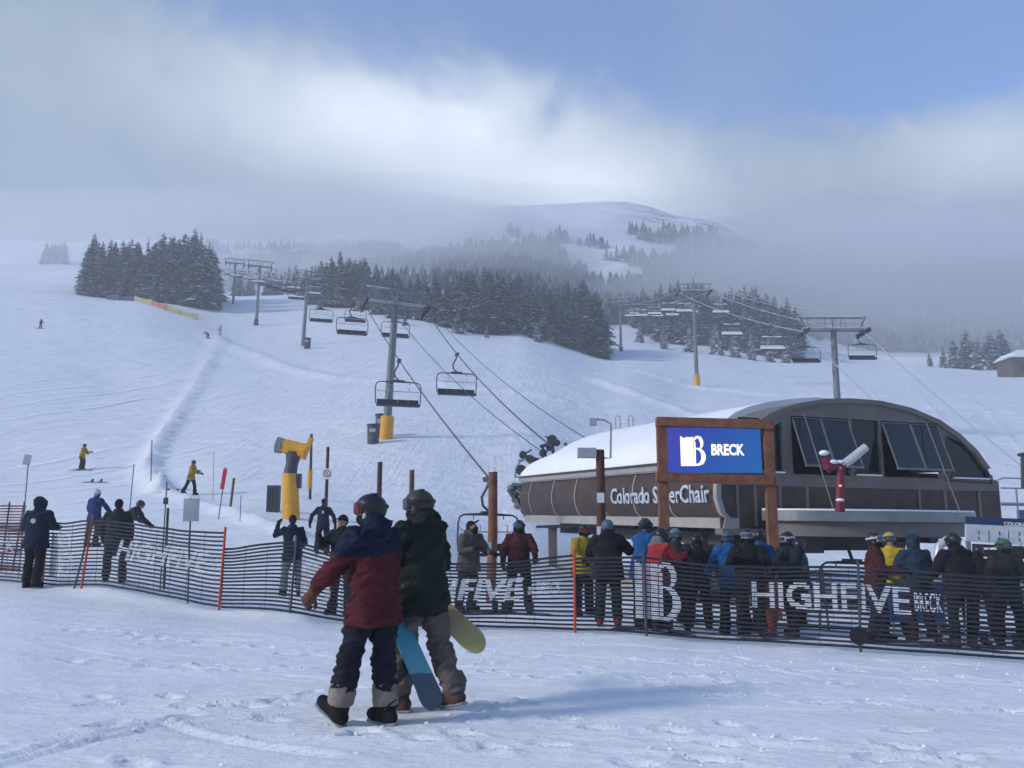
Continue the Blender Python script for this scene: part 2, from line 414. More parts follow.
me.polygons.foreach_set('use_smooth', np.ones(len(ii), bool)); me.update(calc_edges=True)
# snow material
sm = bpy.data.materials.new('snow_ground'); sm.use_nodes = True; nt = sm.node_tree; N = nt.nodes; L = nt.links; b = N['Principled BSDF']
b.inputs['Roughness'].default_value = .62; b.inputs['Specular IOR Level'].default_value = .25
geo = nd('ShaderNodeNewGeometry'); sep = nd('ShaderNodeSeparateXYZ'); L.new(geo.outputs['Position'], sep.inputs[0]); X, Y, Z = sep.outputs
def nzp(scale, sx=(1, 1, 1), rot=0, detail=5, rough=.6, dist=0.):
    mp = nd('ShaderNodeMapping'); mp.inputs['Scale'].default_value = sx; mp.inputs['Rotation'].default_value = (0, 0, rot); L.new(geo.outputs['Position'], mp.inputs[0])
    n = nd('ShaderNodeTexNoise'); n.inputs['Scale'].default_value = scale; n.inputs['Detail'].default_value = detail; n.inputs['Roughness'].default_value = rough
    n.inputs['Distortion'].default_value = dist; L.new(mp.outputs[0], n.inputs['Vector']); return n.outputs['Fac']
a1 = nzp(9, (1, 2.2, 1)); a2 = nzp(1.1, (1, 1.6, 1), .3, 6, .65); a3 = nzp(.16, (1, 1, 1), 0, 5, .6, .6)
# groomed carving lines on the piste: noise stretched along the fall line, bent
car = nzp(.30, (3.2, .25, 1), .32, 4, .6, 1.8)
nearm = nd('ShaderNodeMapRange'); L.new(Y, nearm.inputs['Value']); nearm.inputs['From Min'].default_value = 14; nearm.inputs['From Max'].default_value = 60
hgt = mth('ADD', mth('ADD', mth('MULTIPLY', nzp(45, (1, 2, 1), 0, 3, .6), .006), mth('MULTIPLY', a1, .022)), mth('MULTIPLY', a2, .045))
far1 = mth('ADD', mth('MULTIPLY', a3, .45), mth('MULTIPLY', mth('POWER', car, 2), .12))
hgt = mth('ADD', hgt, mth('MULTIPLY', nearm.outputs[0], far1))
rough_zone = mth('MULTIPLY', mth('GREATER_THAN', X, -10), nearm.outputs[0])
v1 = nzp(1.3, (1, 1, 1), 0, 3, .7)
hgt = mth('ADD', hgt, mth('MULTIPLY', rough_zone, mth('MULTIPLY', v1, .16)))
# carved tracks on the left piste
def tracks(rot, scale, dist, dscale, hi):
    mp = nd('ShaderNodeMapping'); mp.inputs['Rotation'].default_value = (0, 0, rot); L.new(geo.outputs['Position'], mp.inputs[0])
    wv = nd('ShaderNodeTexWave'); wv.wave_type = 'BANDS'; wv.bands_direction = 'X'; wv.inputs['Scale'].default_value = scale; wv.inputs['Distortion'].default_value = dist
    wv.inputs['Detail'].default_value = 1; wv.inputs['Detail Scale'].default_value = dscale; L.new(mp.outputs[0], wv.inputs['Vector'])
    return mth('POWER', wv.outputs['Fac'], hi)
msk = nd('ShaderNodeMapRange'); L.new(nzp(.05, (1, .5, 1), .4, 3, .6), msk.inputs['Value']); msk.inputs['From Min'].default_value = .48; msk.inputs['From Max'].default_value = .62
trk = mth('ADD', tracks(.95, .035, 16, .12, 24), tracks(.45, .05, 22, .09, 30))
trk = mth('MULTIPLY', trk, msk.outputs[0])
left = nd('ShaderNodeMapRange'); L.new(X, left.inputs['Value']); left.inputs['From Min'].default_value = -8; left.inputs['From Max'].default_value = -30; left.inputs['To Min'].default_value = .25
hgt = mth('ADD', hgt, mth('MULTIPLY', mth('MULTIPLY', trk, mth('MULTIPLY', nearm.outputs[0], left.outputs[0])), .28))
bp = nd('ShaderNodeBump'); bp.inputs['Strength'].default_value = .85; bp.inputs['Distance'].default_value = 1; L.new(hgt, bp.inputs['Height']); L.new(bp.outputs[0], b.inputs['Normal'])
cr = nd('ShaderNodeValToRGB'); L.new(nzp(.5, (1, 2, 1), 0, 6, .7), cr.inputs['Fac'])
cr.color_ramp.elements[0].position = .35; cr.color_ramp.elements[0].color = (.77, .785, .80, 1); cr.color_ramp.elements[1].position = .65; cr.color_ramp.elements[1].color = (.90, .905, .915, 1)
# scattered grass and soil showing through the thin cover of the middle slope
spk = nd('ShaderNodeMapRange'); L.new(nzp(2.4, (1, .8, 1), 0, 6, .75), spk.inputs['Value']); spk.inputs['From Min'].default_value = .64; spk.inputs['From Max'].default_value = .76
band = nd('ShaderNodeMapRange'); L.new(nzp(.07, (1, 1, 1), 0, 2, .5), band.inputs['Value']); band.inputs['From Min'].default_value = .5; band.inputs['From Max'].default_value = .6
mid = mth('MULTIPLY', mth('MULTIPLY', mth('GREATER_THAN', X, -22), mth('GREATER_THAN', Y, 34)), mth('LESS_THAN', Y, 130))
mixc = nd('ShaderNodeMixRGB'); L.new(mth('MULTIPLY', mth('MULTIPLY', spk.outputs[0], band.outputs[0]), mth('MULTIPLY', mid, .55)), mixc.inputs['Fac']); L.new(cr.outputs[0], mixc.inputs[1]); mixc.inputs[2].default_value = (.30, .26, .22, 1)
rk = nd('ShaderNodeMapRange'); L.new(nzp(.05, (1, 1, 2.2), 0, 7, .72), rk.inputs['Value']); rk.inputs['From Min'].default_value = .50; rk.inputs['From Max'].default_value = .60
rz_ = nd('ShaderNodeMapRange'); L.new(X, rz_.inputs['Value']); rz_.inputs['From Min'].default_value = 45; rz_.inputs['From Max'].default_value = 130
mixr = nd('ShaderNodeMixRGB'); L.new(mth('MULTIPLY', mth('MULTIPLY', rk.outputs[0], mth('GREATER_THAN', Z, 185)), rz_.outputs[0]), mixr.inputs['Fac']); L.new(mixc.outputs[0], mixr.inputs[1]); mixr.inputs[2].default_value = (.12, .11, .12, 1)
L.new(mixr.outputs[0], b.inputs['Base Color'])
me.materials.append(sm)
go = bpy.data.objects.new('ground', me); COL.objects.link(go); tag(go, kind='structure')

# ------------------------------------------------------------------ people
TMPC = None
def remesh(mb, vox, smooth=6, disp=None):
    """one continuous surface from overlapping shapes"""
    me = mb.mesh('t', []); o = bpy.data.objects.new('t', me); COL.objects.link(o)
    md = o.modifiers.new('r', 'REMESH'); md.mode = 'VOXEL'; md.voxel_size = vox; md.adaptivity = 0
    if smooth: s = o.modifiers.new('s', 'SMOOTH'); s.factor = .5; s.iterations = smooth
    dg = bpy.context.evaluated_depsgraph_get()
    me2 = bpy.data.meshes.new_from_object(o.evaluated_get(dg)); bpy.data.objects.remove(o); bpy.data.meshes.remove(me)
    n = len(me2.vertices); co_ = np.empty(n * 3, np.float32); me2.vertices.foreach_get('co', co_); co_ = co_.reshape(-1, 3)
    if disp is not None:
        no = np.empty(n * 3, np.float32); me2.vertices.foreach_get('normal', no); no = no.reshape(-1, 3)
        co_ = co_ + no * disp(co_)[:, None]; me2.vertices.foreach_set('co', co_.astype(np.float32).ravel())
    me2.polygons.foreach_set('use_smooth', [True] * len(me2.polygons)); me2.update()
    return me2
def folds(amp, seed):
    def f(c):
        a = fbm(c[:, 0] * 4 + seed, c[:, 2] * 12 + c[:, 1] * 5, 3, 3); b_ = fbm(c[:, 1] * 5 + seed * 2, c[:, 2] * 9 - c[:, 0] * 7, 3, 8)
        r = 1 - np.abs(a + b_) * 7
        return (np.clip(r, -.6, 1) * amp).astype(np.float32)
    return f
def addmesh(name, me, mats, parent):
    for x in (mats if isinstance(mats, list) else [mats]): me.materials.append(x)
    o = bpy.data.objects.new(name, me); COL.objects.link(o); o.parent = parent; return o
SKIN = mat('skin', (.42, .22, .16), .55, 8, .1)
J = lambda n, c: fab(n, c)
BLACK = J('black', (.013, .014, .018)); NAVY = J('navy', (.012, .018, .038)); MAROON = J('maroon', (.072, .015, .019)); DGREEN = J('dark_green', (.016, .021, .019))
YEL = J('yellow', (.36, .24, .03)); YELB = J('bright_yellow', (.48, .37, .03)); BLUE = J('royal_blue', (.018, .04, .13)); SKYB = J('bright_blue', (.015, .085, .23)); TEAL = J('dusk_blue', (.022, .042, .065))
TAN = J('olive_tan', (.085, .078, .065)); REDJ = J('coral_red', (.32, .035, .04)); DMAR = J('dark_maroon', (.04, .013, .018)); GREY = J('mid_grey', (.16, .16, .17)); BEIGE = J('greige', (.125, .11, .10)); CUFF = J('cream_cuff', (.24, .20, .175))
PLAID = J('dark_plaid', (.07, .02, .025)); STEELB = J('grey_teal', (.06, .08, .09)); HBLK = mat('helmet_black', (.015, .015, .02), .35, 5, .2, spec=.5); HOLV = mat('helmet_olive', (.045, .045, .04), .5, 5, .1)
HWHT = mat('helmet_white', (.55, .57, .6), .4); HYEL = mat('helmet_yellow', (.42, .36, .04), .4); HGRN = mat('helmet_green', (.05, .14, .07), .4); HBLU = mat('helmet_blue_grey', (.07, .11, .17), .4); HTEAL = mat('helmet_grey_teal', (.12, .19, .21), .4)
GOG = mat('goggle_lens_mirror', (.10, .14, .20), .12, 3, .1, metal=.6); GOGR = mat('goggle_lens_red', (.20, .03, .035), .15, metal=.4); GOGF = mat('goggle_frame', (.02, .02, .025), .5); GOGW = mat('goggle_frame_white', (.5, .5, .52), .5)
BOOTW = mat('boot_sole_pale', (.3, .3, .3), .7); BRN = J('brown_suede', (.09, .055, .045)); GLOVEB = J('brown_glove', (.10, .055, .035))

def hand_mesh(wrist, d, palm_n, side, k=1.0):
    """palm, four curled fingers of different lengths and a thumb; d: direction of the hand, palm_n: towards the palm side"""
    d = d.normalized(); pn = (palm_n - d * palm_n.dot(d)).normalized(); ax = d.cross(pn) * side
    mb = MB(); c = wrist + d * .045 * k
    mb.caps([wrist - d * .03 * k, wrist + d * .02 * k, wrist + d * .07 * k], [.036 * k, .038 * k, .036 * k], 10)
    mb.ell(wrist + d * .055 * k, (.045 * k, .025 * k, .05 * k), Matrix((ax, pn, d)).transposed())
    for i, (off, ln) in enumerate(((-.033, .060), (-.011, .070), (.011, .066), (.033, .052))):
        p = wrist + d * .09 * k + ax * off * k; a = p + (d * .85 + pn * .35).normalized() * ln * .45 * k; b_ = a + (d * .35 + pn * .9).normalized() * ln * .35 * k; e = b_ + (pn * .9 - d * .35).normalized() * ln * .3 * k
        mb.caps([p - d * .02 * k, p, a, b_, e], [.0125 * k] * 3 + [.0115 * k, .010 * k], 8)
    p = wrist + d * .03 * k - ax * .035 * k; a = p + (d * .6 - ax * .7 + pn * .3).normalized() * .04 * k; b_ = a + (d * .8 + pn * .5).normalized() * .032 * k
    mb.caps([p, a, b_], [.016 * k, .014 * k, .012 * k], 8)
    return mb
def person(u, D, head, label, jk=BLACK, pt=BLACK, hat='helmet', hm=HBLK, gog=None, gogf=GOGF, hood=None, buff=None, boots=BLACK, gl=BLACK, H_=1.80,
           lean=3, legs=((0, 0), (0, 0)), arms=((5, 15, 12), (5, 15, 12)), hyaw=0, hpitch=0, vox=.02, group=None, yoke=None, bulk=1., extra=None, foot=(0, 0), cuffs=None, spread=7, tint=None, at=None, bag=None, hip_drop=0, fine=False, amp=None):
    g = at if at is not None else G(u, D); k = H_ / 1.80; rz = -R(head)
    f = Vector((0, 1, 0)); Ln = R(lean); tdir = Vector((0, math.sin(Ln), math.cos(Ln)))
    if not fine:
        rr_ = random.Random(int(u * 7 + D * 3)); lean += rr_.uniform(-2, 5); hyaw += rr_.uniform(-28, 28); hpitch += rr_.uniform(-12, 5); bulk *= rr_.uniform(.94, 1.06)
        arms = tuple((A + rr_.uniform(-12, 16), B_ + rr_.uniform(-4, 6), max(5, E + rr_.uniform(-10, 35))) for A, B_, E in arms); legs = tuple((a_ + rr_.uniform(-5, 6), b_ + rr_.uniform(0, 9)) for a_, b_ in legs)
    HP = {}
    for s, (a, b_) in zip((-1, 1), legs):
        a, b_ = R(a), R(b_); ab = R(spread)
        kn = Vector((s * .44 * math.sin(ab), .44 * math.sin(a), -.44 * math.cos(a))); an = kn + Vector((s * .42 * math.sin(ab) * .4, .42 * math.sin(a - b_), -.42 * math.cos(a - b_)))
        HP[s] = (kn, an)
    hz = -min(HP[-1][1].z, HP[1][1].z) + .12
    Hp = Vector((0, 0, hz)); leg = {}
    for s in (-1, 1): hpj = Hp + Vector((s * .095, 0, 0)); leg[s] = (hpj, hpj + HP[s][0], hpj + HP[s][1])
    T = lambda d, x=0, y=0: Hp + tdir * d + Vector((x, 0, 0)) + Vector((0, math.cos(Ln), -math.sin(Ln))) * y
    arm = {}
    for s, (A, Bd, E) in zip((-1, 1), arms):
        sh = T(.475, s * .185 * min(bulk, 1.1)); A_r, B_r = R(A), R(Bd)
        e = sh + Vector((s * math.sin(B_r), math.sin(A_r) * math.cos(B_r), -math.cos(A_r) * math.cos(B_r))) * .295
        inn = R(max(0, min(40, E * .35))); F_r = R(A + E)
        dd = Vector((s * math.sin(B_r) * .6 - s * math.sin(inn), math.sin(F_r) * math.cos(inn), -math.cos(F_r) * math.cos(inn))).normalized(); arm[s] = (sh, e, e + dd * .255, dd)
    root_loc = g
    hy, hp = R(hyaw), R(hpitch)
    RH = Matrix.Rotation(-hy, 3, 'Z') @ Matrix.Rotation(-hp, 3, 'X'); hc = T(.56) + Vector((0, .02 + math.sin(Ln) * .08, .135 - max(0, math.sin(Ln)) * .05)) + Vector((0, .04 * math.sin(hp), 0))
    hd = lambda x, y, z: hc + RH @ Vector((x, y, z))
    # body: one continuous figure with head, neck, trunk, limbs
    mb = MB(); mb.ell(hc, (.075, .095, .112), RH); mb.ell(hd(0, .045, -.055), (.055, .055, .058), RH); mb.caps([T(.46), T(.56), hd(0, -.02, -.05)], [.06, .055, .052], 10)
    mb.ell(hd(0, .105, -.015), (.015, .02, .026), RH); mb.ell(hd(0, .082, .022), (.055, .022, .014), RH); mb.ell(hd(0, .088, -.058), (.028, .016, .010), RH)
    for s in (-1, 1): mb.ell(hd(s * .079, -.005, -.005), (.012, .02, .032), RH)
    mb.tube([T(-.06), T(.2), T(.42), T(.5)], [.13, .12, .14, .08], 12, ry=[.10, .09, .10, .07], up=(1, 0, 0))
    for s in (-1, 1):
        a, e, w_, dd = arm[s]; mb.caps([T(.45), a, e, w_, w_ + dd * .05], [.06, .055, .045, .034, .034], 8)
        h_, kn, an = leg[s]; mb.caps([T(0), h_, kn, an], [.09, .085, .058, .045], 8)
        mb.caps([an, an + Vector((0, .12, -.05))], [.04, .035], 8)
    body = addmesh('person', remesh(mb, .013 if fine else .022, 2), SKIN, None); body.location = root_loc; body.rotation_euler = (0, 0, rz); body.scale = (k, k, k)
    tag(body, label, 'person', group)
    # jacket
    bw = bulk; mb = MB()
    st = [(-.20, .232, .195), (-.1, .225, .18), (.05, .205, .16), (.22, .195, .15), (.38, .205, .15), (.46, .19, .13), (.52, .13, .105), (.57, .085, .085), (.61, .08, .085)]
    hem = [T(0, 0, 0) + Vector((0, 0, d)) if d < 0 else T(d) for d, _, _ in st]
    mb.tube(hem, [r1 * bw for _, r1, _ in st], 20, ry=[r2 * bw for _, _, r2 in st], up=(1, 0, 0))
    for s in (-1, 1):
        a, e, w_, dd = arm[s]; mb.caps([T(.44, s * .08), a, a.lerp(e, .5), e, e.lerp(w_, .5), w_], [.10 * bw, .092 * bw, .08 * bw, .074 * bw, .068, .056], 12)
    if hood == 'down': mb.ell(T(.555, 0, -.085), (.135, .085, .10)); mb.ell(T(.60, 0, -.03), (.105, .11, .07))
    if hood == 'up':
        mb.ell(hd(0, -.025, .01), (.118, .13, .145), RH); mb.ell(hd(0, -.02, -.10), (.11, .12, .08), RH)
    me = remesh(mb, vox, 5 if not fine else 7, folds(amp if amp is not None else (.010 if not fine else .020), u % 13))
    jms = [jk] + ([yoke[0]] if yoke else [])
    jo = addmesh('jacket', me, jms, body)
    if yoke:
        n = len(me.polygons); c_ = np.empty(n * 3, np.float32); me.polygons.foreach_get('center', c_); c_ = c_.reshape(-1, 3)
        idx = ((c_[:, 2] - hz) > yoke[1] + .02 * np.sin(c_[:, 0] * 9)).astype(np.int32); me.polygons.foreach_set('material_index', idx)
    if hood == 'up':
        me_ = MB(); me_.ell(hd(0, .098, -.005), (.072, .035, .09), RH); me_.build('face_opening' if False else 'hood_lining', BLACK, jo, smooth=True)
        gm = MB(); gm.ell(hd(0, .12, .02), (.062, .025, .038), RH); gm.build('goggles', gog or GOGF, body, smooth=True)
    # trousers
    mb = MB(); mb.ell(T(-.02), (.165, .135, .13)); 
    for s in (-1, 1):
        h_, kn, an = leg[s]; mb.caps([h_ + Vector((0, 0, .02)), h_.lerp(kn, .5), kn, kn.lerp(an, .55), an + Vector((0, 0, .05))], [.118, .108, .092, .09, .098 if not cuffs else .085], 12)
    addmesh('trousers', remesh(mb, vox, 4, folds((amp if amp is not None else .010) if not fine else .022, u % 7 + 3)), pt, body)
    # boots with soles
    for s, fp in zip((-1, 1), foot):
        h_, kn, an = leg[s]; sd_ = (an - kn).normalized(); fr_ = R(fp); fd = Vector((s * .12, math.cos(fr_), math.sin(fr_))).normalized(); dn = Vector((0, math.sin(fr_), -math.cos(fr_)))
        heel = an + dn * .055 - fd * .05; mb = MB()
        mb.caps([an - sd_ * .12, an, heel + fd * .03], [.080, .080, .068], 12); mb.caps([heel, heel + fd * .10 - dn * .012, heel + fd * .215 - dn * .004], [.062, .064, .052], 12)
        bo = addmesh('boot', remesh(mb, .012 if fine else .02, 3), boots, body)
        so_ = MB(); X_ = fd.cross(dn).normalized(); so_.tube([heel + dn * .05 - fd * .07, heel + dn * .05 - fd * .05, heel + dn * .05 + fd * .06, heel + dn * .05 + fd * .18, heel + dn * .047 + fd * .245, heel + dn * .045 + fd * .26],
             [.03, .048, .046, .052, .040, .02], 12, ry=[.014] * 6, up=X_); so_.build('sole', BOOTW if fine else M_black, bo, smooth='auto')
        if cuffs:
            cf = MB(); cf.tube([an - sd_ * .21, an - sd_ * .14, an - sd_ * .06, an - sd_ * .025], [.098, .106, .104, .094], 16)
            addmesh('gaiter', remesh(cf, .012, 2, folds(.005, 5 + s)), cuffs, body)
    # gloves
    for s in (-1, 1):
        a, e, w_, dd = arm[s]; pn = Vector((-s, .0, 0)) if abs(dd.z) > .5 else Vector((0, 0, -1))
        hm_ = hand_mesh(w_ + dd * .02, dd, pn + Vector((0, .2, 0)), s, 1.22)
        if fine: addmesh('glove', remesh(hm_, .0065, 2), gl, body)
        else: hm_.build('glove', gl, body, smooth=True)
    # head wear
    if hat in ('helmet', 'beanie', 'cap') and hood != 'up':
        if hat == 'helmet': rx, ry_, rz_, cut, cy_ = .110, .132, .120, -.05, -.012
        else: rx, ry_, rz_, cut, cy_ = .09, .11, .118, .015, -.008
        mb = MB(); nu, nv_ = 28, 16; vs = []
        for i in range(nv_ + 1):
            t_ = math.pi * i / nv_
            for j in range(nu):
                a = 2 * math.pi * j / nu; x, y, z = rx * math.sin(t_) * math.cos(a), ry_ * math.sin(t_) * math.sin(a) + cy_, rz_ * math.cos(t_) + .02
                cz = cut + (.075 * max(0, y / ry_) ** 1.2 if hat == 'helmet' else .02 * y / ry_)
                if z < cz: 
                    q = max(0, 1 - (cz - z) / .05); x *= .80 + .2 * q; y = cy_ + (y - cy_) * (.80 + .2 * q); z = cz - .004 + (z - cz) * .05
                vs.append(hd(x, y, z))
        mb.add(vs, [(i * nu + j, (i + 1) * nu + j, (i + 1) * nu + (j + 1) % nu, i * nu + (j + 1) % nu) for i in range(nv_) for j in range(nu)])
        ho = mb.build(hat if hat != 'cap' else 'cap', hm, body, smooth=True)
        if hat == 'helmet':
            v_ = MB()
            for q in (-.05, 0, .05): v_.ell(hd(q, -.03 - abs(q) * .2, .138 - abs(q) * .25), (.010, .035, .006), RH)
            v_.build('vent', M_black, ho, smooth=True)
            for s in (-1, 1): e_ = MB(); e_.ell(hd(s * .098, .0, -.045), (.022, .045, .05), RH); e_.build('ear_pad', GOGF, ho, smooth=True)
        if hat == 'cap' or hat == 'brim':
            v_ = MB(); v_.ell(hd(0, .135, .035), (.065, .075, .010), RH); v_.build('peak', hm, ho, smooth=True)
        if gog:
            ga = MB(); n = 14
            def band(mb, a0, a1, z0, z1, r0, m=0, th=.012):
                V2 = []
                for i in range(n + 1):
                    a = R(a0 + (a1 - a0) * i / n)
                    for zz, rr in ((z0, r0), (z1, r0), (z1, r0 - th), (z0, r0 - th)):
                        V2.append(hd(math.sin(a) * rr * .92, math.cos(a) * rr * 1.08 - .005, zz))
                mb.add(V2, [(4 * i + j, 4 * i + (j + 1) % 4, 4 * i + 4 + (j + 1) % 4, 4 * i + 4 + j) for i in range(n) for j in range(4)] + [(0, 1, 2, 3), (4 * n + 3, 4 * n + 2, 4 * n + 1, 4 * n)], m)
            band(ga, -62, 62, -.028, .062, .122, 0, .03); go_ = ga.build('goggles', gogf, body, smooth='auto')
            gb = MB(); band(gb, -54, 54, -.018, .052, .127, 0, .02); gb.build('lens', gog, go_, smooth='auto')
            if hat == 'helmet':
                gc = MB(); band(gc, 60, 300, .02, .05, .138, 0, .010); gc.build('strap', gogf, go_, smooth='auto')
        else:
            for s in (-1, 1): ey = MB(); ey.ell(hd(s * .031, .086, .004), (.011, .008, .008), RH); ey.build('eye', M_black, body, smooth=True)
            if hat != 'helmet': hr = MB(); hr.ell(hd(0, -.02, .0), (.083, .095, .085), RH); hr.build('hair', mat('brown_hair', (.05, .03, .02), .8), body, smooth=True)
    if buff is not None: bf = MB(); bf.ell(hd(0, .04, -.07), (.068, .072, .055), RH); bf.caps([T(.57), hd(0, 0, -.09)], [.088, .08], 12); addmesh('neck_warmer', remesh(bf, .015, 2), buff, body)
    if extra: extra(body, T, hd, leg, arm, hz)
    return body, dict(T=T, hd=hd, leg=leg, arm=arm, hz=hz, rot=Matrix.Rotation(rz, 3, 'Z'), loc=root_loc)

# --- the two walkers
w1g = G(371, 7.25)
def w1x(body, T, hd, leg, arm, hz):
    mb = MB(); mb.ell(hd(-.11, .03, -.05), (.012, .02, .03)); mb.build('chin_strap', M_bgrey, body, smooth=True)
person(371, 7.25, 305, 'person in a maroon jacket with navy shoulders, striding with a teal snowboard under one arm', MAROON, J('black_navy', (.014, .016, .026)),
       'helmet', HBLK, GOGR, GOGF, buff=BLACK, boots=J('black_boot', (.015, .015, .018)), gl=GLOVEB, H_=1.78, lean=5, legs=((17, 6), (1, 6)), arms=((34, 12, 12), (8, 18, 40)), hyaw=-38, hpitch=0, vox=.012, yoke=(NAVY, .34),
       foot=(30, 0), cuffs=CUFF, spread=4, fine=True, bulk=1.06, at=w1g, hood='down', extra=w1x)
w2g = G(420, 7.95)
person(420, 7.95, 310, 'person in a dark green hooded parka and olive helmet, carrying a yellow snowboard', DGREEN, BEIGE, 'helmet', HOLV, GOG, GOGF, buff=BLACK, boots=BRN, gl=BLACK, H_=1.85, lean=4,
       legs=((7, 4), (-8, 16)), arms=((18, 10, 20), (6, 16, 35)), hyaw=-35, hpitch=2, vox=.012, fine=True, bulk=1.13, foot=(0, -12), spread=6, hood='down', at=w2g)
# --- snowboards
def snowboard(nose, tail, face, width, label, stops, name='snowboard', binding=True, rocker=.05, steps=None, bside=-1):
    nose, tail = Vector(nose), Vector(tail); ax = (nose - tail); Ln = ax.length; ax = ax.normalized(); fc = Vector(face); fc = (fc - ax * fc.dot(ax)).normalized(); sx = ax.cross(fc)
    n = 36; m = MB(); rows = []; c = (nose + tail) / 2; t = thing(name, label, 'snowboard', c)
    for i in range(n + 1):
        q = math.sin(math.pi / 2 * (-1 + 2 * i / n)); y = q * Ln / 2; e = max(0, abs(q) - .78) / .22; w = width / 2 * (1 - .10 * (1 - q * q)) * math.sqrt(max(0.0, 1 - e ** 2.3)) + .002
        z = rocker * max(0, abs(q) - .74) ** 2 / .0676
        rows.append((y, w, -z))
    vs = []; 
    for y, w, z in rows:
        for x, dz in ((-w, 0), (-w * .5, .004), (0, .005), (w * .5, .004), (w, 0), (w, -.009), (0, -.010), (-w, -.009)): vs.append(ax * y + sx * x + fc * (z + dz))
    k = 8; fs = [(i * k + j, i * k + (j + 1) % k, (i + 1) * k + (j + 1) % k, (i + 1) * k + j) for i in range(n) for j in range(k)] + [tuple(range(k)), tuple(reversed(range(n * k, n * k + k)))]
    mm = bpy.data.materials.new('board_' + name); mm.use_nodes = True; global nt, N, L
    nt = mm.node_tree; N = nt.nodes; L = nt.links; b_ = N['Principled BSDF']; b_.inputs['Roughness'].default_value = .55
    tcx = nd('ShaderNodeTexCoord'); vm = nd('ShaderNodeVectorMath', operation='DOT_PRODUCT'); L.new(tcx.outputs['Object'], vm.inputs[0]); vm.inputs[1].default_value = tuple(ax)
    nz_ = nd('ShaderNodeTexNoise'); nz_.inputs['Scale'].default_value = 9; L.new(tcx.outputs['Object'], nz_.inputs['Vector'])
    fac = mth('ADD', mth('ADD', mth('DIVIDE', vm.outputs['Value'], Ln), .5), mth('MULTIPLY', mth('SUBTRACT', nz_.outputs['Fac'], .5), .05))
    r_ = nd('ShaderNodeValToRGB'); L.new(fac, r_.inputs['Fac']); el = r_.color_ramp.elements
    el[0].position, el[0].color = stops[0][0], (*stops[0][1], 1); el[1].position, el[1].color = stops[-1][0], (*stops[-1][1], 1)
    for p_, c_ in stops[1:-1]: e_ = el.new(p_); e_.color = (*c_, 1)
    L.new(r_.outputs[0], b_.inputs['Base Color'])
    m.add(vs, fs); m.build('deck', mm, t, smooth='auto')
    if binding:
        for q in (-.17, .17):
            bm_ = MB(); c0 = ax * (q * Ln) + fc * (bside * .03); RM = Matrix((sx, ax, fc)).transposed()
            bm_.box(c0, (.22, .11, .03), RM); bm_.box(c0 + fc * bside * .09 - sx * .10, (.03, .12, .16), RM); bm_.tube([c0 - ax * .055 + sx * .03, c0 + fc * bside * .10 + sx * .03, c0 + ax * .055 + sx * .03], .014, 6)
            bm_.build('binding', M_black, t)
    return t
b1a, b1b = P(382, 585, 7.95), P(436, 706, 7.34)
snowboard(b1a, b1b, (.75, -.65, .1), .27, 'teal snowboard with a dark slate tail, carried by the walker in the maroon jacket', [(0, (.045, .07, .10)), (.24, (.05, .085, .12)), (.255, (.11, .33, .38)), (.55, (.05, .26, .34)), (1, (.03, .20, .30))])
snowboard(P(378, 548, 9.0), P(481, 647, 7.9), (.45, -.8, .3), .255, 'yellow-green snowboard fading to orange, carried by the walker in the dark green parka', [(0, (.46, .40, .14)), (.10, (.46, .38, .13)), (.26, (.40, .24, .11)), (.45, (.30, .13, .08)), (1, (.25, .10, .06))])
# --- everyone else
ch = lambda t_: mat(t_, (.6, .62, .66), .6)
def badge(w_, h_, z=.33):
    def f(body, T, hd, leg, arm, hz):
        mb = MB(); p = T(z, 0, -.175); mb.box(p, (w_, .012, h_)); mb.box(p + Vector((0, 0, 0)), (w_ * .3, .016, h_ * 1.5)); mb.build('back_logo', MATS['white_net_print'], body)
    return f
def bagf(m_, z=.25, w_=.3, h_=.42):
    def f(body, T, hd, leg, arm, hz):
        mb = MB(); mb.caps([T(z - h_ * .35, 0, -.21), T(z + h_ * .35, 0, -.20)], [w_ * .5, w_ * .42], 12); me = remesh(mb, .025, 4); addmesh('backpack', me, m_, body)
    return f
person(32, 18.4, 5, 'person in a navy jacket with the hood up and a white back logo', NAVY, BLACK, hood='up', bulk=1.22, arms=((5, 20, 70), (5, 20, 70)), extra=badge(.10, .07), spread=4)
person(92, 29, 20, 'small figure in a blue jacket and white helmet standing up the slope past the netting', BLUE, J('dark_olive', (.03, .035, .03)), 'helmet', HWHT, arms=((-5, 30, 20), (10, 35, 15)), spread=10)
person(122, 27, 95, 'person in dark clothes bending far forward beyond the beanie wearer', J('charcoal', (.035, .037, .045)), BLACK, 'helmet', HBLK, GOG, lean=44, arms=((25, 10, 20), (30, 10, 10)), legs=((10, 12), (-5, 5)), hpitch=10)
person(113, 20.0, 350, 'person in a black beanie seen from behind, at the first letters of the netting', J('slate_green', (.022, .03, .034)), J('slate_green2', (.03, .034, .036)), 'beanie', BLACK, arms=((5, 18, 25), (0, 20, 10)), spread=9, bulk=1.15, legs=((3, 0), (-3, 0)))
person(81, 61, 100, 'skier in a yellow jacket gliding on the groomed piste', YEL, BLACK, 'helmet', HBLK, lean=12, arms=((15, 20, 50), (15, 20, 50)), legs=((14, 24), (8, 18)))
person(190, 46, 95, 'person in a yellow jacket walking along the crest of the snow bank', YEL, BLACK, 'helmet', HBLK, lean=8, arms=((12, 10, 55), (12, 10, 55)), legs=((14, 10), (-12, 8)))
person(291, 20.6, 330, 'person in a navy jacket with a small white back logo, hand raised to the face', NAVY, J('pale_trousers', (.20, .21, .22)), 'beanie', BLACK, arms=((70, 25, 90), (10, 20, 40)), lean=8, bulk=1.1, extra=badge(.08, .10, .26), legs=((6, 6), (-4, 4)))
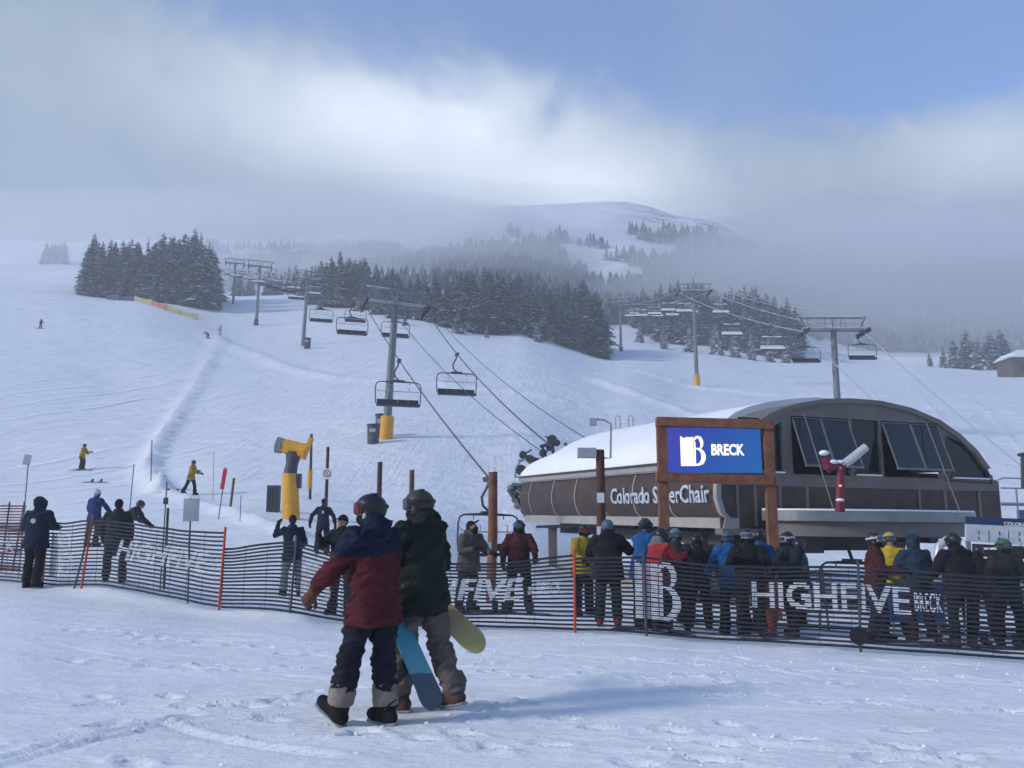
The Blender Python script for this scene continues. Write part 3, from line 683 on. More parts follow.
person(322, 30, 355, 'far person in navy with both elbows out, standing by the post with the round notice', NAVY, J('dusk_trousers', (.02, .025, .04)), 'beanie', BLACK, arms=((0, 38, 10), (0, 30, 20)), extra=badge(.07, .08, .36))
person(341, 16.9, 200, 'person in black with a peaked cap, half hidden behind the maroon walker', BLACK, BLACK, 'cap', BLACK, arms=((5, 20, 40), (35, 25, 90)), H_=1.82, bulk=1.1)
person(468, 18.3, 140, 'person in an olive tan jacket and peaked cap looking down at the hands', TAN, J('black_tan', (.022, .022, .024)), 'cap', BLACK, arms=((28, 16, 62), (22, 12, 70)), hpitch=-28, lean=10, hood='down', bulk=1.1, buff=BLACK)
person(519, 18.4, 178, 'person in a maroon jacket facing the walkers, goggles on a dark helmet', DMAR, BLACK, 'helmet', HBLK, GOG, arms=((8, 22, 35), (8, 22, 35)), spread=9, bulk=1.15, buff=BLACK, hyaw=5, yoke=(PLAID, .30), hood='down')
person(584, 18.6, 150, 'person in a yellow jacket and helmet beside the loudspeaker post', YEL, BLACK, 'helmet', HBLK, GOGR, arms=((10, 15, 40), (25, 15, 60)), bulk=1.15, buff=BLACK)
person(609, 15.9, 10, 'bulky person in black with red boots, seen from behind by the loudspeaker post', BLACK, BLACK, 'helmet', HBLU, None, arms=((10, 22, 45), (25, 35, 40)), bulk=1.3, hood='down', boots=J('red_boot', (.30, .03, .03)), spread=5)
person(643, 16.8, 60, 'person in a bright blue jacket and black helmet standing at the sign post', SKYB, BLACK, 'helmet', HBLK, GOG, arms=((25, 10, 50), (25, 10, 50)), lean=8, bulk=1.1, H_=1.9)
person(655, 15.6, 60, 'person in a coral red jacket with a grey hood, leaning at the first sign post', REDJ, BLACK, 'helmet', HBLK, None, arms=((45, 12, 40), (45, 12, 30)), lean=18, hood='down', H_=1.72, yoke=(GREY, .50), boots=M_black)
person(678, 16.2, 190, 'person in dark clothes with a grey-teal helmet, facing the red jacket', J('charcoal2', (.03, .032, .036)), BLACK, 'helmet', HTEAL, GOG, arms=((20, 15, 70), (20, 15, 70)), H_=1.76, buff=STEELB)
person(670, 18.0, 200, 'hidden person in black behind the grey-teal helmet', BLACK, BLACK, 'helmet', HBLK, GOG, H_=1.8)
person(735, 16.3, 350, 'person in a bright blue jacket and blue-grey helmet, nearest the right sign post', SKYB, BLACK, 'helmet', HBLU, GOG, arms=((20, 18, 50), (20, 18, 60)), bulk=1.15, lean=14, spread=12, yoke=(SKYB, .22))
person(752, 15.7, 195, 'person in black with white-framed goggles among the blue jackets', BLACK, BLACK, 'helmet', HBLK, GOG, GOGW, arms=((20, 22, 55), (20, 20, 65)), bulk=1.15, buff=BLACK)
person(765, 17.2, 340, 'person in a blue jacket and black helmet, farther back between the blue jackets', SKYB, BLACK, 'helmet', HBLK, None, arms=((10, 25, 30), (10, 25, 30)), H_=1.86)
person(794, 16.1, 240, 'person in a dark navy jacket with white-framed goggles beside the orange pedestal', J('ink_navy', (.018, .022, .035)), BLACK, 'helmet', HBLK, GOG, GOGW, arms=((30, 15, 50), (10, 20, 20)), bulk=1.15, legs=((8, 6), (-6, 4)), buff=BLACK)
person(879, 15.4, 110, 'person in a dark maroon checked jacket with goggles, facing the yellow helmet', PLAID, J('dusk_trousers2', (.022, .022, .035)), 'helmet', HBLK, GOG, GOGW, arms=((20, 14, 60), (20, 14, 60)), bulk=1.1, buff=BLACK, legs=((8, 6), (-8, 4)))
person(896, 17.0, 200, 'person in a bright yellow jacket and yellow helmet', YELB, BLACK, 'helmet', HYEL, GOG, arms=((10, 15, 40), (10, 15, 40)), H_=1.84)
person(921, 16.2, 355, 'person in a dusky blue jacket with its hood up, seen from behind', TEAL, DMAR, hood='up', bulk=1.12, arms=((10, 18, 40), (10, 18, 40)))
person(964, 14.9, 350, 'large person in a long black coat at the far end of the printed netting', J('black_coat', (.016, .016, .02)), BLACK, 'helmet', HBLK, GOG, arms=((8, 26, 20), (8, 24, 20)), bulk=1.28, buff=BLACK, boots=BRN, hood='down', spread=9)
person(1012, 15.6, 185, 'person in dark clothes with a green-visored helmet below the trail board', J('dark_moss', (.024, .028, .026)), BLACK, 'helmet', HGRN, GOG, arms=((15, 18, 50), (15, 18, 50)), bulk=1.1, buff=BLACK)
person(700, 17.4, 20, 'person in a grey-black jacket and dark helmet at the queue chair behind the netting', J('soot', (.02, .022, .026)), BLACK, 'helmet', HBLK, None, arms=((20, 20, 60), (15, 20, 40)), H_=1.74)
person(805, 18.5, 300, 'person in a slate jacket standing farther back beyond the orange pedestal', STEELB, BLACK, 'helmet', HBLK, None, arms=((20, 20, 60), (15, 20, 40)), H_=1.70)
person(985, 17.5, 30, 'person in dark red trousers half hidden behind the long black coat', BLACK, DMAR, 'helmet', HBLK, None, arms=((20, 20, 60), (15, 20, 40)), H_=1.66)
person(40, 155, 100, 'tiny lone skier in black high on the groomed piste', BLACK, BLACK, 'helmet', HBLK, lean=15, arms=((20, 20, 50), (20, 20, 50)), legs=((20, 30), (10, 25)))
person(208, 158, 280, 'tiny crouching person in red at the top of the snow bank', J('far_red', (.25, .03, .03)), BLACK, 'helmet', HBLK, lean=50, arms=((60, 10, 20), (60, 10, 20)), legs=((40, 60), (10, 40)))
person(220, 160, 200, 'tiny upright person in pale clothes at the top of the snow bank', J('far_white', (.4, .3, .3)), J('far_white2', (.4, .35, .35)), 'helmet', HBLK)
# skis and boards on the snow
def ski(c, heading, label, m_, L_=1.7, group=None, tilt=0):
    c = Vector(c); d = Vector((math.sin(R(heading)), math.cos(R(heading)), 0)); h0, h1 = c - d * L_ / 2, c + d * L_ / 2; h0.z = H(h0.x, h0.y) + .02; h1.z = H(h1.x, h1.y) + .02
    o = thing('ski', label, 'ski', (h0 + h1) / 2, 0, group); a, b_ = h0 - o.location, h1 - o.location; dd = (b_ - a).normalized(); q = MB()
    s = Vector((dd.y, -dd.x, 0)).normalized() * .045; up_ = Vector((0, 0, .012)); pts = [a, a.lerp(b_, .5), a.lerp(b_, .88), b_, b_ + dd * .08 + Vector((0, 0, .09))]
    vs = []; 
    for i, p in enumerate(pts): w_ = 1 if i < 4 else .3; vs += [p - s * w_, p + s * w_, p + s * w_ + up_, p - s * w_ + up_]
    q.add(vs, [(4 * i + j, 4 * i + (j + 1) % 4, 4 * i + 4 + (j + 1) % 4, 4 * i + 4 + j) for i in range(4) for j in range(4)] + [(0, 1, 2, 3), (19, 18, 17, 16)]); q.build('ski_blade', m_, o)
    q = MB(); mid = a.lerp(b_, .45) + Vector((0, 0, .03)); q.bar(mid - dd * .15, mid + dd * .15, .07, .05); q.build('binding', M_black, o)
for (u, D, hd_, lb) in ((81, 61, 100, 'dark ski under the yellow-jacketed skier on the groomed piste'),):
    for e in (-.12, .12): c = G(u, D); ski(c + Vector((0, e * 2, 0)), hd_, lb, M_dsteel, 1.75, 'skis of the skier on the piste')
for e in (-.1, .1): ski(G(40, 155) + Vector((0, e * 2, 0)), 100, 'dark ski under the tiny lone skier high on the piste', M_dsteel, 1.7, 'skis of the tiny skier')
def flatboard(u, D, hd_, label, stops, Lb=1.5):
    c = G(u, D); d = Vector((math.sin(R(hd_)), math.cos(R(hd_)), 0)); a, b_ = c + d * Lb / 2, c - d * Lb / 2; a.z = H(a.x, a.y) + .035; b_.z = H(b_.x, b_.y) + .035
    snowboard(a, b_, (0, 0, 1), .28, label, stops, binding=True, rocker=.04, bside=1)
flatboard(172, 46.5, 100, 'yellow snowboard lying on the snow bank behind the walking man in yellow', [(0, (.5, .4, .1)), (1, (.55, .42, .12))])
flatboard(96, 55, 98, 'brown-yellow snowboard lying on the piste below the skier in yellow', [(0, (.20, .13, .06)), (1, (.28, .18, .07))], 1.7)
flatboard(482, 18.0, 88, 'dark snowboard on the feet of the person in the olive tan jacket', [(0, (.03, .03, .035)), (1, (.05, .05, .06))])
flatboard(517, 17.9, 95, 'dark snowboard lying by the feet of the person in the maroon jacket with goggles', [(0, (.02, .02, .025)), (1, (.06, .03, .03))])
flatboard(655, 15.3, 80, 'dark snowboard below the person in the coral red jacket', [(0, (.02, .02, .025)), (1, (.03, .04, .06))])
flatboard(780, 15.4, 85, 'pale snowboard lying in front of the orange pedestal', [(0, (.2, .24, .28)), (1, (.1, .12, .15))])
flatboard(896, 15.1, 92, 'snowboard with a yellow-green tip by the feet of the maroon checked jacket', [(0, (.35, .42, .05)), (.2, (.03, .03, .03)), (1, (.03, .03, .03))])
flatboard(958, 14.6, 100, 'dark snowboard under the large person in the long black coat', [(0, (.02, .02, .02)), (1, (.05, .05, .06))])
flatboard(1003, 15.2, 95, 'dark snowboard by the feet of the green-visored person', [(0, (.03, .04, .06)), (1, (.02, .02, .02))])
# a ski pole each for two standing people
for u, D, hd_, lb in ((78, 61, 0, 'thin ski pole trailing behind the skier in yellow on the piste'), (966, 14.7, 0, 'ski pole planted in front of the long black coat')):
    g = G(u, D); t = thing('ski_pole', lb, 'ski pole', g); MB().tube([(0, 0, 0), (.12, .05, 1.15)], .009, 6).build('shaft', M_steel, t); MB().tube([(.11, .046, 1.05), (.125, .05, 1.17)], .016, 8).build('grip', M_black, t); MB().tube([(.01, 0, .06), (.012, 0, .07)], .05, 10).build('basket', M_black, t)

# ------------------------------------------------------------------ conifers
def tree_mats(name, needle, snow_col):
    ms = mat('needles_' + name, needle, .85, 2.5, .45)
    t_ = ms.node_tree; oi = t_.nodes.new('ShaderNodeObjectInfo'); mr_ = t_.nodes.new('ShaderNodeMapRange'); t_.links.new(oi.outputs['Random'], mr_.inputs['Value'])
    mr_.inputs['To Min'].default_value = .65; mr_.inputs['To Max'].default_value = 1.7; mu = t_.nodes.new('ShaderNodeVectorMath'); mu.operation = 'SCALE'
    t_.links.new(t_.nodes['Color Ramp'].outputs[0], mu.inputs[0]); t_.links.new(mr_.outputs[0], mu.inputs['Scale']); t_.links.new(mu.outputs[0], t_.nodes['Principled BSDF'].inputs['Base Color'])
    s2 = mat('frost_' + name, snow_col, .8, 3, .12)
    return [ms, s2]
TM = tree_mats('dark', (.048, .062, .055), (.58, .62, .67))
TMF = tree_mats('frosted', (.13, .16, .17), (.72, .76, .82))
def make_crown(seed, frost=.3, wid=1.0, lay=26, bare=.1):
    """unit-height conifer crown of drooping boughs, each a few ragged faces, snow lying on the upper ones"""
    r = random.Random(seed); mb = MB()
    for i in range(lay):
        t = min(.985, max(0, (i + r.uniform(-.3, .3)) / lay))
        z = bare + (1 - bare) * (t ** .93); rad = wid * .155 * (1 - t) ** .75 * r.uniform(.8, 1.15) + .008
        n = max(5, int(10 - 5 * t))
        for k in range(n):
            if r.random() < .08: continue
            a = 2 * math.pi * (k + r.random() * .8) / n + i * 1.3
            rr = rad * r.uniform(.65, 1.2); droop = r.uniform(.25, .6) * rr; lift = r.uniform(-.005, .012)
            d = Vector((math.cos(a), math.sin(a), 0)); s = Vector((-d.y, d.x, 0)); w = rr * r.uniform(.28, .42)
            p0 = Vector((0, 0, z + lift)); p1 = p0 + d * rr * .45 + Vector((0, 0, -droop * .25)); p2 = p0 + d * rr + Vector((0, 0, -droop))
            hang = Vector((0, 0, -rr * r.uniform(.15, .35)))
            sn = 1 if r.random() < frost else 0
            mb.add([p0, p1 + s * w, p1 - s * w, p2], [(0, 1, 3), (0, 3, 2)], [sn, sn if r.random() < .7 else 0])
            mb.add([p0 + hang * .3, p1 + s * w * .9 + hang, p1 - s * w * .9 + hang, p2 + hang * .5], [(0, 1, 3), (0, 3, 2)], 0)
            for q in range(3):      # ragged twigs
                c = p1.lerp(p2, r.uniform(-.3, 1)) + s * r.uniform(-w, w); e = rr * r.uniform(.12, .3)
                mb.add([c, c + d * e + Vector((0, 0, -e * .7)), c + s * e * r.choice((-1, 1)) + Vector((0, 0, -e * .5))], [(0, 1, 2)], 1 if r.random() < frost else 0)
    mb.tube([(0, 0, .9), (0, 0, 1.0)], [.006, .001], 4)
    return mb
CROWNS = [make_crown(s, .62, wd).mesh('crown', TM) for s, wd in ((1, 1), (2, 1.15), (3, .85), (4, 1.3), (5, 1.0), (6, .75), (7, 1.2))]
CROWNF = [make_crown(s, .8, wd, 22).mesh('crown', TMF) for s, wd in ((11, 1.5), (12, 1.8), (13, 1.2))]
tk = MB(); tk.tube([(0, 0, -.04), (0, 0, .4), (0, 0, .97)], [.013, .009, .002], 7)
for k in range(9):
    a = k * 2.4; z = .03 + .018 * k; tk.tube([(0, 0, z), (.03 * math.cos(a), .03 * math.sin(a), z + .006)], [.002, .0008], 4)
TRUNK = tk.mesh('trunk', M_bark)
NT = [0]
def tree(u, D, vtop, label, group, frosted=False, wid=1., name='conifer_tree', hmin=7):
    g = G(u, D); ztop = P(u, vtop, D).z; h = max(hmin, ztop - g.z)
    t = bpy.data.objects.new(name, None); COL.objects.link(t); t.location = (g.x, g.y, g.z - .3); tag(t, label, 'tree', group)
    t.rotation_euler = (0, 0, random.uniform(0, 6.28)); wv_ = h * wid * random.uniform(.85, 1.2); t.scale = (wv_, wv_, h)
    o = bpy.data.objects.new('trunk', TRUNK); COL.objects.link(o); o.parent = t
    o = bpy.data.objects.new('crown', random.choice(CROWNF if frosted else CROWNS)); COL.objects.link(o); o.parent = t
    NT[0] += 1; return t
def stand(n, us, tops, fronts, Ddepth, label, group, frosted=False, wid=1., jit=7, seed=1, rows=4, hmin=7):
    r = random.Random(seed)
    for i in range(n):
        row = i % rows; u = np.interp((i + r.random()) / n, [0, 1], [us[0], us[-1]]) if rows == 1 else us[0] + (us[-1] - us[0]) * (((i // rows) + r.random()) / (n / rows))
        Df = float(np.interp(u, us, fronts)); D = Df + Ddepth * (row + r.uniform(0, .8)) / rows
        vt = float(np.interp(u, us, tops)) + (rows - 1 - row) * r.uniform(2, jit) * .8 + r.uniform(-2, 5)
        tree(u, D, vt, label, group, frosted, wid, hmin=hmin)
stand(52, [82, 90, 100, 120, 140, 160, 180, 190, 205, 213], [238, 232, 235, 237, 236, 233, 229, 226, 236, 246], [205]*10, 38,
      'snow-dusted conifer in the dense dark clump above the crest of the groomed piste', 'conifers of the clump above the piste', wid=1.3, seed=3)
stand(8, [44, 55, 66], [240, 237, 242], [425]*3, 14, 'distant conifer of the small lone clump on the pale slope beyond the piste', 'conifers of the small far clump', wid=1.2, rows=2, seed=4, jit=3)
stand(118, [305, 330, 350, 370, 395, 420, 445, 475, 495, 520, 550, 575, 592, 600], [262, 249, 253, 260, 266, 273, 270, 262, 266, 272, 280, 280, 274, 286],
      [225, 220, 215, 205, 190, 182, 178, 176, 178, 180, 184, 188, 190, 190], 50, 'snow-dusted conifer in the long forest edge behind the chairlift towers',
      'conifers of the long forest edge', wid=1.45, seed=5, rows=5)
stand(76, [606, 640, 665, 700, 720, 745, 770, 798], [296, 288, 283, 274, 288, 283, 288, 302], [320, 285, 268, 262, 258, 252, 246, 244], 60,
      'misty frosted conifer in the wood behind the two slender lift towers', 'conifers of the misty wood', wid=1.45, seed=6)
stand(16, [218, 240, 270, 300], [268, 264, 268, 262], [285, 285, 280, 260], 40, 'hazy conifer in the gap between the two dark stands of trees', 'hazy conifers in the gap', wid=1.2, seed=8, rows=2)
for u, D, vt in ((716, 238, 322), (735, 236, 326), (752, 234, 330), (770, 232, 334), (786, 230, 338), (690, 243, 324), (664, 250, 322), (640, 262, 320)):
    tree(u, D, vt, 'shorter white-frosted conifer along the front edge of the misty wood', 'frosted conifers at the misty edge', True, .9, hmin=4)
for u, D, vt in ((944, 262, 345), (955, 268, 336), (968, 272, 328), (980, 266, 336), (992, 272, 330), (1003, 276, 328), (930, 270, 350)):
    tree(u, D, vt, 'ghostly white-frosted tree in the mist beside the far hut', 'frosted trees by the far hut', True, 1.3, hmin=5)
for u, D, vt in ((487, 172, 322), (458, 173, 312), (537, 176, 320), (405, 176, 314), (320, 214, 300)):
    tree(u, D, vt, 'small pale frosted fir at the foot of the long forest edge', 'small frosted firs', True, 1.1, hmin=3)
# far wooded hillside in the mist: nobody could count it
r = random.Random(21); mb = MB()
def lowtree(x, y, z, h, rr):
    n = 6; k = len(mb.v)
    for (z0, z1, s) in ((.1, .6, 1), (.38, .85, .68), (.65, 1, .38)):
        a0 = r.random() * 6; ring = [(x + rr * s * r.uniform(.75, 1.2) * math.cos(a0 + j * 6.283 / n), y + rr * s * r.uniform(.75, 1.2) * math.sin(a0 + j * 6.283 / n), z + h * z0 + r.uniform(-.4, .2)) for j in range(n)]
        mb.add(ring + [(x, y, z + h * z1)], [(j, (j + 1) % n, n) for j in range(n)], [1 if r.random() < .14 else 0 for j in range(n)])
cnt = 0
pts = []
for _ in range(42000):
    D = r.uniform(272, 585); u = r.uniform(-260, 1300); pts.append((u, D))
ux = np.array([p[0] for p in pts]); Dx = np.array([p[1] for p in pts]); xx = (ux - 512) / F * Dx * 1.0
zz = hbase(xx, Dx); dep = Dx * CP + (zz - CAMZ) * SP; U = 512 + F * xx / dep; V = 384 - F * (-Dx * SP + (zz - CAMZ) * CP) / dep
nn_ = fbm(xx / 60, Dx / 60, 3, 51); U2 = U; wob = 160 * fbm(xx / 28, Dx / 28, 3, 61); U = U + wob; V = V + .22 * wob
for (u, D), x, z, uu, vv, m in zip(pts, xx, zz, U, V, nn_):
    ok = False
    if uu > 800 and D > 312: ok = True                                             # misty wood to the right
    elif 600 < uu <= 800 and 300 < D < 560: ok = vv > 236 and not (585 + (vv - 250) * .3 < uu < 662 and vv < 290)
    elif 400 < uu <= 600 and 290 < D < 560: ok = 243 + max(0, 520 - uu) * .15 < vv and not (uu > 580 and 250 < vv < 272)
    elif 215 < uu <= 400 and D > 380: ok = vv > 252
    elif uu < -110 and D > 260: ok = True
    if 655 < uu < 760 and D > 505: ok = ok and m > .05
    if not ok or r.random() > .62 + m: continue
    h = r.uniform(4.5, 9); lowtree(x, D, z - .5, h, h * .27); cnt += 1
fo = mb.build('distant_forest', [mat('far_needles', (.045, .06, .055), .9, .1, .3), mat('far_frost', (.22, .26, .28), .9, .1, .2)])
tag(fo, 'misty wooded hillside far behind the lifts', None, None, 'stuff')
print('trees', NT[0], 'far', cnt)

# drifting mist banks lying against the hillsides
MISTN = [0]
def mist(u, v, D, r_, dens, label=None):
    c = P(u, v, D); mb = MB(); mb.ell((0, 0, 0), r_, nu=28, nv=16)
    for i, p in enumerate(mb.v):
        q = Vector(p); mb.v[i] = tuple(q * (1 + .28 * mnoise.noise(Vector((q.x / r_[0] * 1.4 + MISTN[0] * 7, q.y / r_[1] * 1.4, q.z / r_[2] * 1.4)))))
    m = bpy.data.materials.new('mist_bank'); m.use_nodes = True; t = m.node_tree
    for n in list(t.nodes): t.nodes.remove(n)
    o = t.nodes.new('ShaderNodeOutputMaterial'); vv = t.nodes.new('ShaderNodeVolumePrincipled')
    vv.inputs['Density'].default_value = dens; vv.inputs['Color'].default_value = (*HAZE_C, 1); vv.inputs['Anisotropy'].default_value = .2
    t.links.new(vv.outputs[0], o.inputs['Volume']); MISTN[0] += 1
    return tag(mb.build('mist_bank', m, None, loc=c), kind='stuff')
for a_ in MISTS: mist(*a_)
# ------------------------------------------------------------------ chairlift towers
def make_tower(u, D, vtop, W, dirv, label, pad=0, style='frame', base_box=False, lean=0, group=None):
    g = G(u, D); ztop = P(u, vtop, D).z; Hh = ztop - g.z
    dx, dy = Vector(dirv).normalized().to_tuple(); ang = math.atan2(-dx, dy)     # local +Y along the line uphill, +X across
    t = thing('lift_tower', label, 'lift tower', g, ang, group); t.rotation_euler = (0, R(lean), ang)
    Ha = Hh - 1.35                                   # height of the lower crossarm
    k = max(1, D / 90)                               # thin members of far towers stay at true size
    m = MB(); m.tube([(0, 0, -1), (0, 0, Ha)], [.36, .26], 16); m.box((0, 0, Ha + .02), (.7, .7, .05)); m.build('mast', M_tower, t, smooth='auto')
    m = MB()
    for i in range(int(Ha / .38)): m.bar((-.12, -.44, .8 + i * .38), (.12, -.44, .8 + i * .38), .03)
    for s in (-.14, .14): m.bar((s, -.44, .6), (s, -.44, Ha), .035)
    m.build('ladder', M_steel, t)
    if pad:
        m = MB(); m.tube([(0, 0, -.2), (0, 0, .05), (0, 0, pad), (0, 0, pad + .04)], [.5, .52, .52, .4], 18); m.build('base_pad', M_yellow, t, smooth='auto')
    if base_box:
        m = MB(); m.box((0, 0, .5), (.95, .95, 1.5)); m.build('concrete_footing', M_dsteel, t)
    m = MB(); m.box((0, 0, Ha + .17), (W + .3, .34, .30)); m.build('crossarm', M_tower, t)
    m = MB(); m.box((0, 0, Ha + .355), (W + .2, .30, .06)); m.box((0, 0, Hh + .12), (W + .1, .14, .05)); m.build('snow_cap', M_snow, t)
    m = MB(); hw = W / 2 + (.15 if style == 'frame' else 0)
    if style == 'frame':
        m.bar((-hw, 0, Hh), (hw, 0, Hh), .16)
        for s in (-1, 1):
            m.bar((s * (W / 2 - .15), 0, Ha + .3), (s * (hw + .25), 0, Hh + .15), .20, .14)
            m.bar((s * W * .14, 0, Ha + .3), (s * W * .14, 0, Hh), .05)
        m.bar((0, 0, Ha + .3), (0, 0, Hh), .1)
    else:
        m.bar((-hw, 0, Hh + .25), (hw, 0, Hh + .05), .15)
        for s in (-1, 1): m.bar((0, 0, Ha + .3), (s * hw * .85, 0, Hh + .1), .12)
        m.bar((.5, 0, Ha + .3), (.5, 0, Hh + .1), .06)
    m.build('lifting_frame', M_tower, t)
    m = MB()
    m.box((0, -.55, Ha + .1), (W * .96, .55, .04))
    for z in (.6, 1.05): m.bar((-W * .48, -.82, Ha + z), (W * .48, -.82, Ha + z), .035)
    for i in range(7): x = -W * .48 + W * .96 * i / 6; m.bar((x, -.82, Ha + .1), (x, -.82, Ha + 1.05), .035)
    m.build('catwalk', M_steel, t)
    sh = []
    for s in (-1, 1):
        x = s * W / 2; f = MB(); f.box((x, 0, Ha - .05), (.10, 3.4, .16)); f.box((x, 0, Ha + .12), (.16, .5, .3))
        st = f.build('sheave_train', M_dsteel, t)
        for i in range(8):
            y = -1.55 + i * .443; wm = MB(); wm.tube([(x + s * .07, y, Ha - .18), (x + s * .19, y, Ha - .18)], .19, 14); wm.build('sheave', M_black, st, smooth='auto')
        rt = Matrix.Rotation(ang, 3, 'Z') @ Matrix.Rotation(R(lean), 3, 'Y') @ Vector((x + s * .13, 0, Ha + .02)); sh.append(g + rt)
    if style != 'frame':
        m = MB(); m.box((0, -.1, Ha + .55), (.34, .34, .42)); m.build('junction_box', M_steel, t)
    return t, sh[0], sh[1]
LD = Vector((-25, 84)); RDv = Vector((.4, 58))
GT = 'lift towers'
t1, L1a, L1b = make_tower(386, 70, 290, 4.7, LD, 'nearest dark lift tower with a yellow foam pad round its foot, on the open slope', 1.75, 'vee', lean=2.6)
t2, L2a, L2b = make_tower(303, 152, 272, 4.7, LD, 'second lift tower up the middle line, beside a lone dark bin', 0, 'vee', lean=1.5)
t3, L3a, L3b = make_tower(256, 188, 261, 4.7, LD, 'third lift tower up the middle line, with a squat dark footing', 0, 'frame', True, 1)
t4, L4a, L4b = make_tower(233, 232, 259, 4.7, LD, 'farthest hazy lift tower where the middle line meets the trees', 0, 'frame')
t5, R1a, R1b = make_tower(840, 84, 318, 5.5, RDv, 'grey lift tower rising straight behind the curved station roof', 0, 'frame')
t6, R2a, R2b = make_tower(697, 142, 284, 5.0, RDv, 'slender lift tower with an orange-yellow pad on the slope behind the lit sign', 1.9, 'frame')
t7, R3a, R3b = make_tower(621, 230, 298, 5.0, RDv, 'far dark lift tower in front of the misty wood', 0, 'frame', True)
# ------------------------------------------------------------------ ropes
M_rope = mat('haul_rope_steel', (.07, .075, .085), .6, 3, .1)
M_ropeS = mat('rimed_rope', (.42, .45, .49), .8, 3, .1)
def rope(name, pts, sag, label, r=.035, m=None, group=None):
    """pts: supports; sag per span"""
    out = []
    for i, (a, b) in enumerate(zip(pts, pts[1:])):
        n = 24
        for k in range(n + (1 if i == len(pts) - 2 else 0)):
            t = k / n; p = Vector(a).lerp(Vector(b), t); p.z -= sag[i] * 4 * t * (1 - t); out.append(p)
    if name:
        o = MB().tube(out, r, 6).build(name, m or M_rope, smooth=True); tag(o, label, 'cable', group)
    return out
def on_rope(line, u):
    best = None
    for a, b in zip(line, line[1:]):
        ua, ub = proj(a)[0], proj(b)[0]
        if (ua - u) * (ub - u) <= 0 and abs(ua - ub) > 1e-6: return Vector(a).lerp(Vector(b), (u - ua) / (ub - ua))
    return min(line, key=lambda p: abs(proj(p)[0] - u))
L5 = [G(222, 300) + Vector((-2.3, 0, 13)), G(222, 300) + Vector((2.3, 0, 13))]
lend_a = P(489, 478, 33); lend_b = P(552, 447, 39.5)
ropeLa = rope('haul_rope', [lend_a, L1a, L2a, L3a, L4a, L5[0]], [.5, 1.3, .3, .3, .5], 'haul rope of the middle lift, coming down to the chair by the thick timber post')
ropeLb = rope('haul_rope', [lend_b, L1b, L2b, L3b, L4b, L5[1]], [.7, 1.3, .3, .3, .5], 'haul rope of the middle lift, running into the back of the brown station')
rope('signal_cable', [P(541, 451, 39), L1a + Vector((.7, 0, 1.6))], [1.0], 'thin signal cable from the nearest tower top to the station back', .02)
rope('signal_cable', [P(592, 442, 38), L1b + Vector((0, 0, .5))], [.8], 'thin cable from the nearest tower down to the snowy station roof', .02)
R4 = [G(590, 330) + Vector((-2.2, 0, 12)), G(590, 330) + Vector((2.2, 0, 12))]
rend_a = P(950, 470, 55); rend_b = P(1060, 497, 52)
ropeRa = rope('haul_rope', [rend_a, R1a, R2a, R3a, R4[0]], [.25, .7, 1.2, .5], 'rimed haul rope passing down behind the curved station roof', .045, M_ropeS)
ropeRb = rope('haul_rope', [rend_b, R1b, R2b, R3b, R4[1]], [.25, .7, 1.2, .5], 'rimed haul rope slanting down past the end of the station towards the railing', .045, M_ropeS)
for k, (o1, dz) in enumerate(((0.5, 1.3), (-.4, 1.1))):
    rope('signal_cable', [R1b + Vector((o1, 0, dz)), R2b + Vector((o1, 0, dz))], [.6], ('upper' if k == 0 else 'lower') + ' pale signal cable between the station tower and the padded slender tower', .03, M_ropeS)
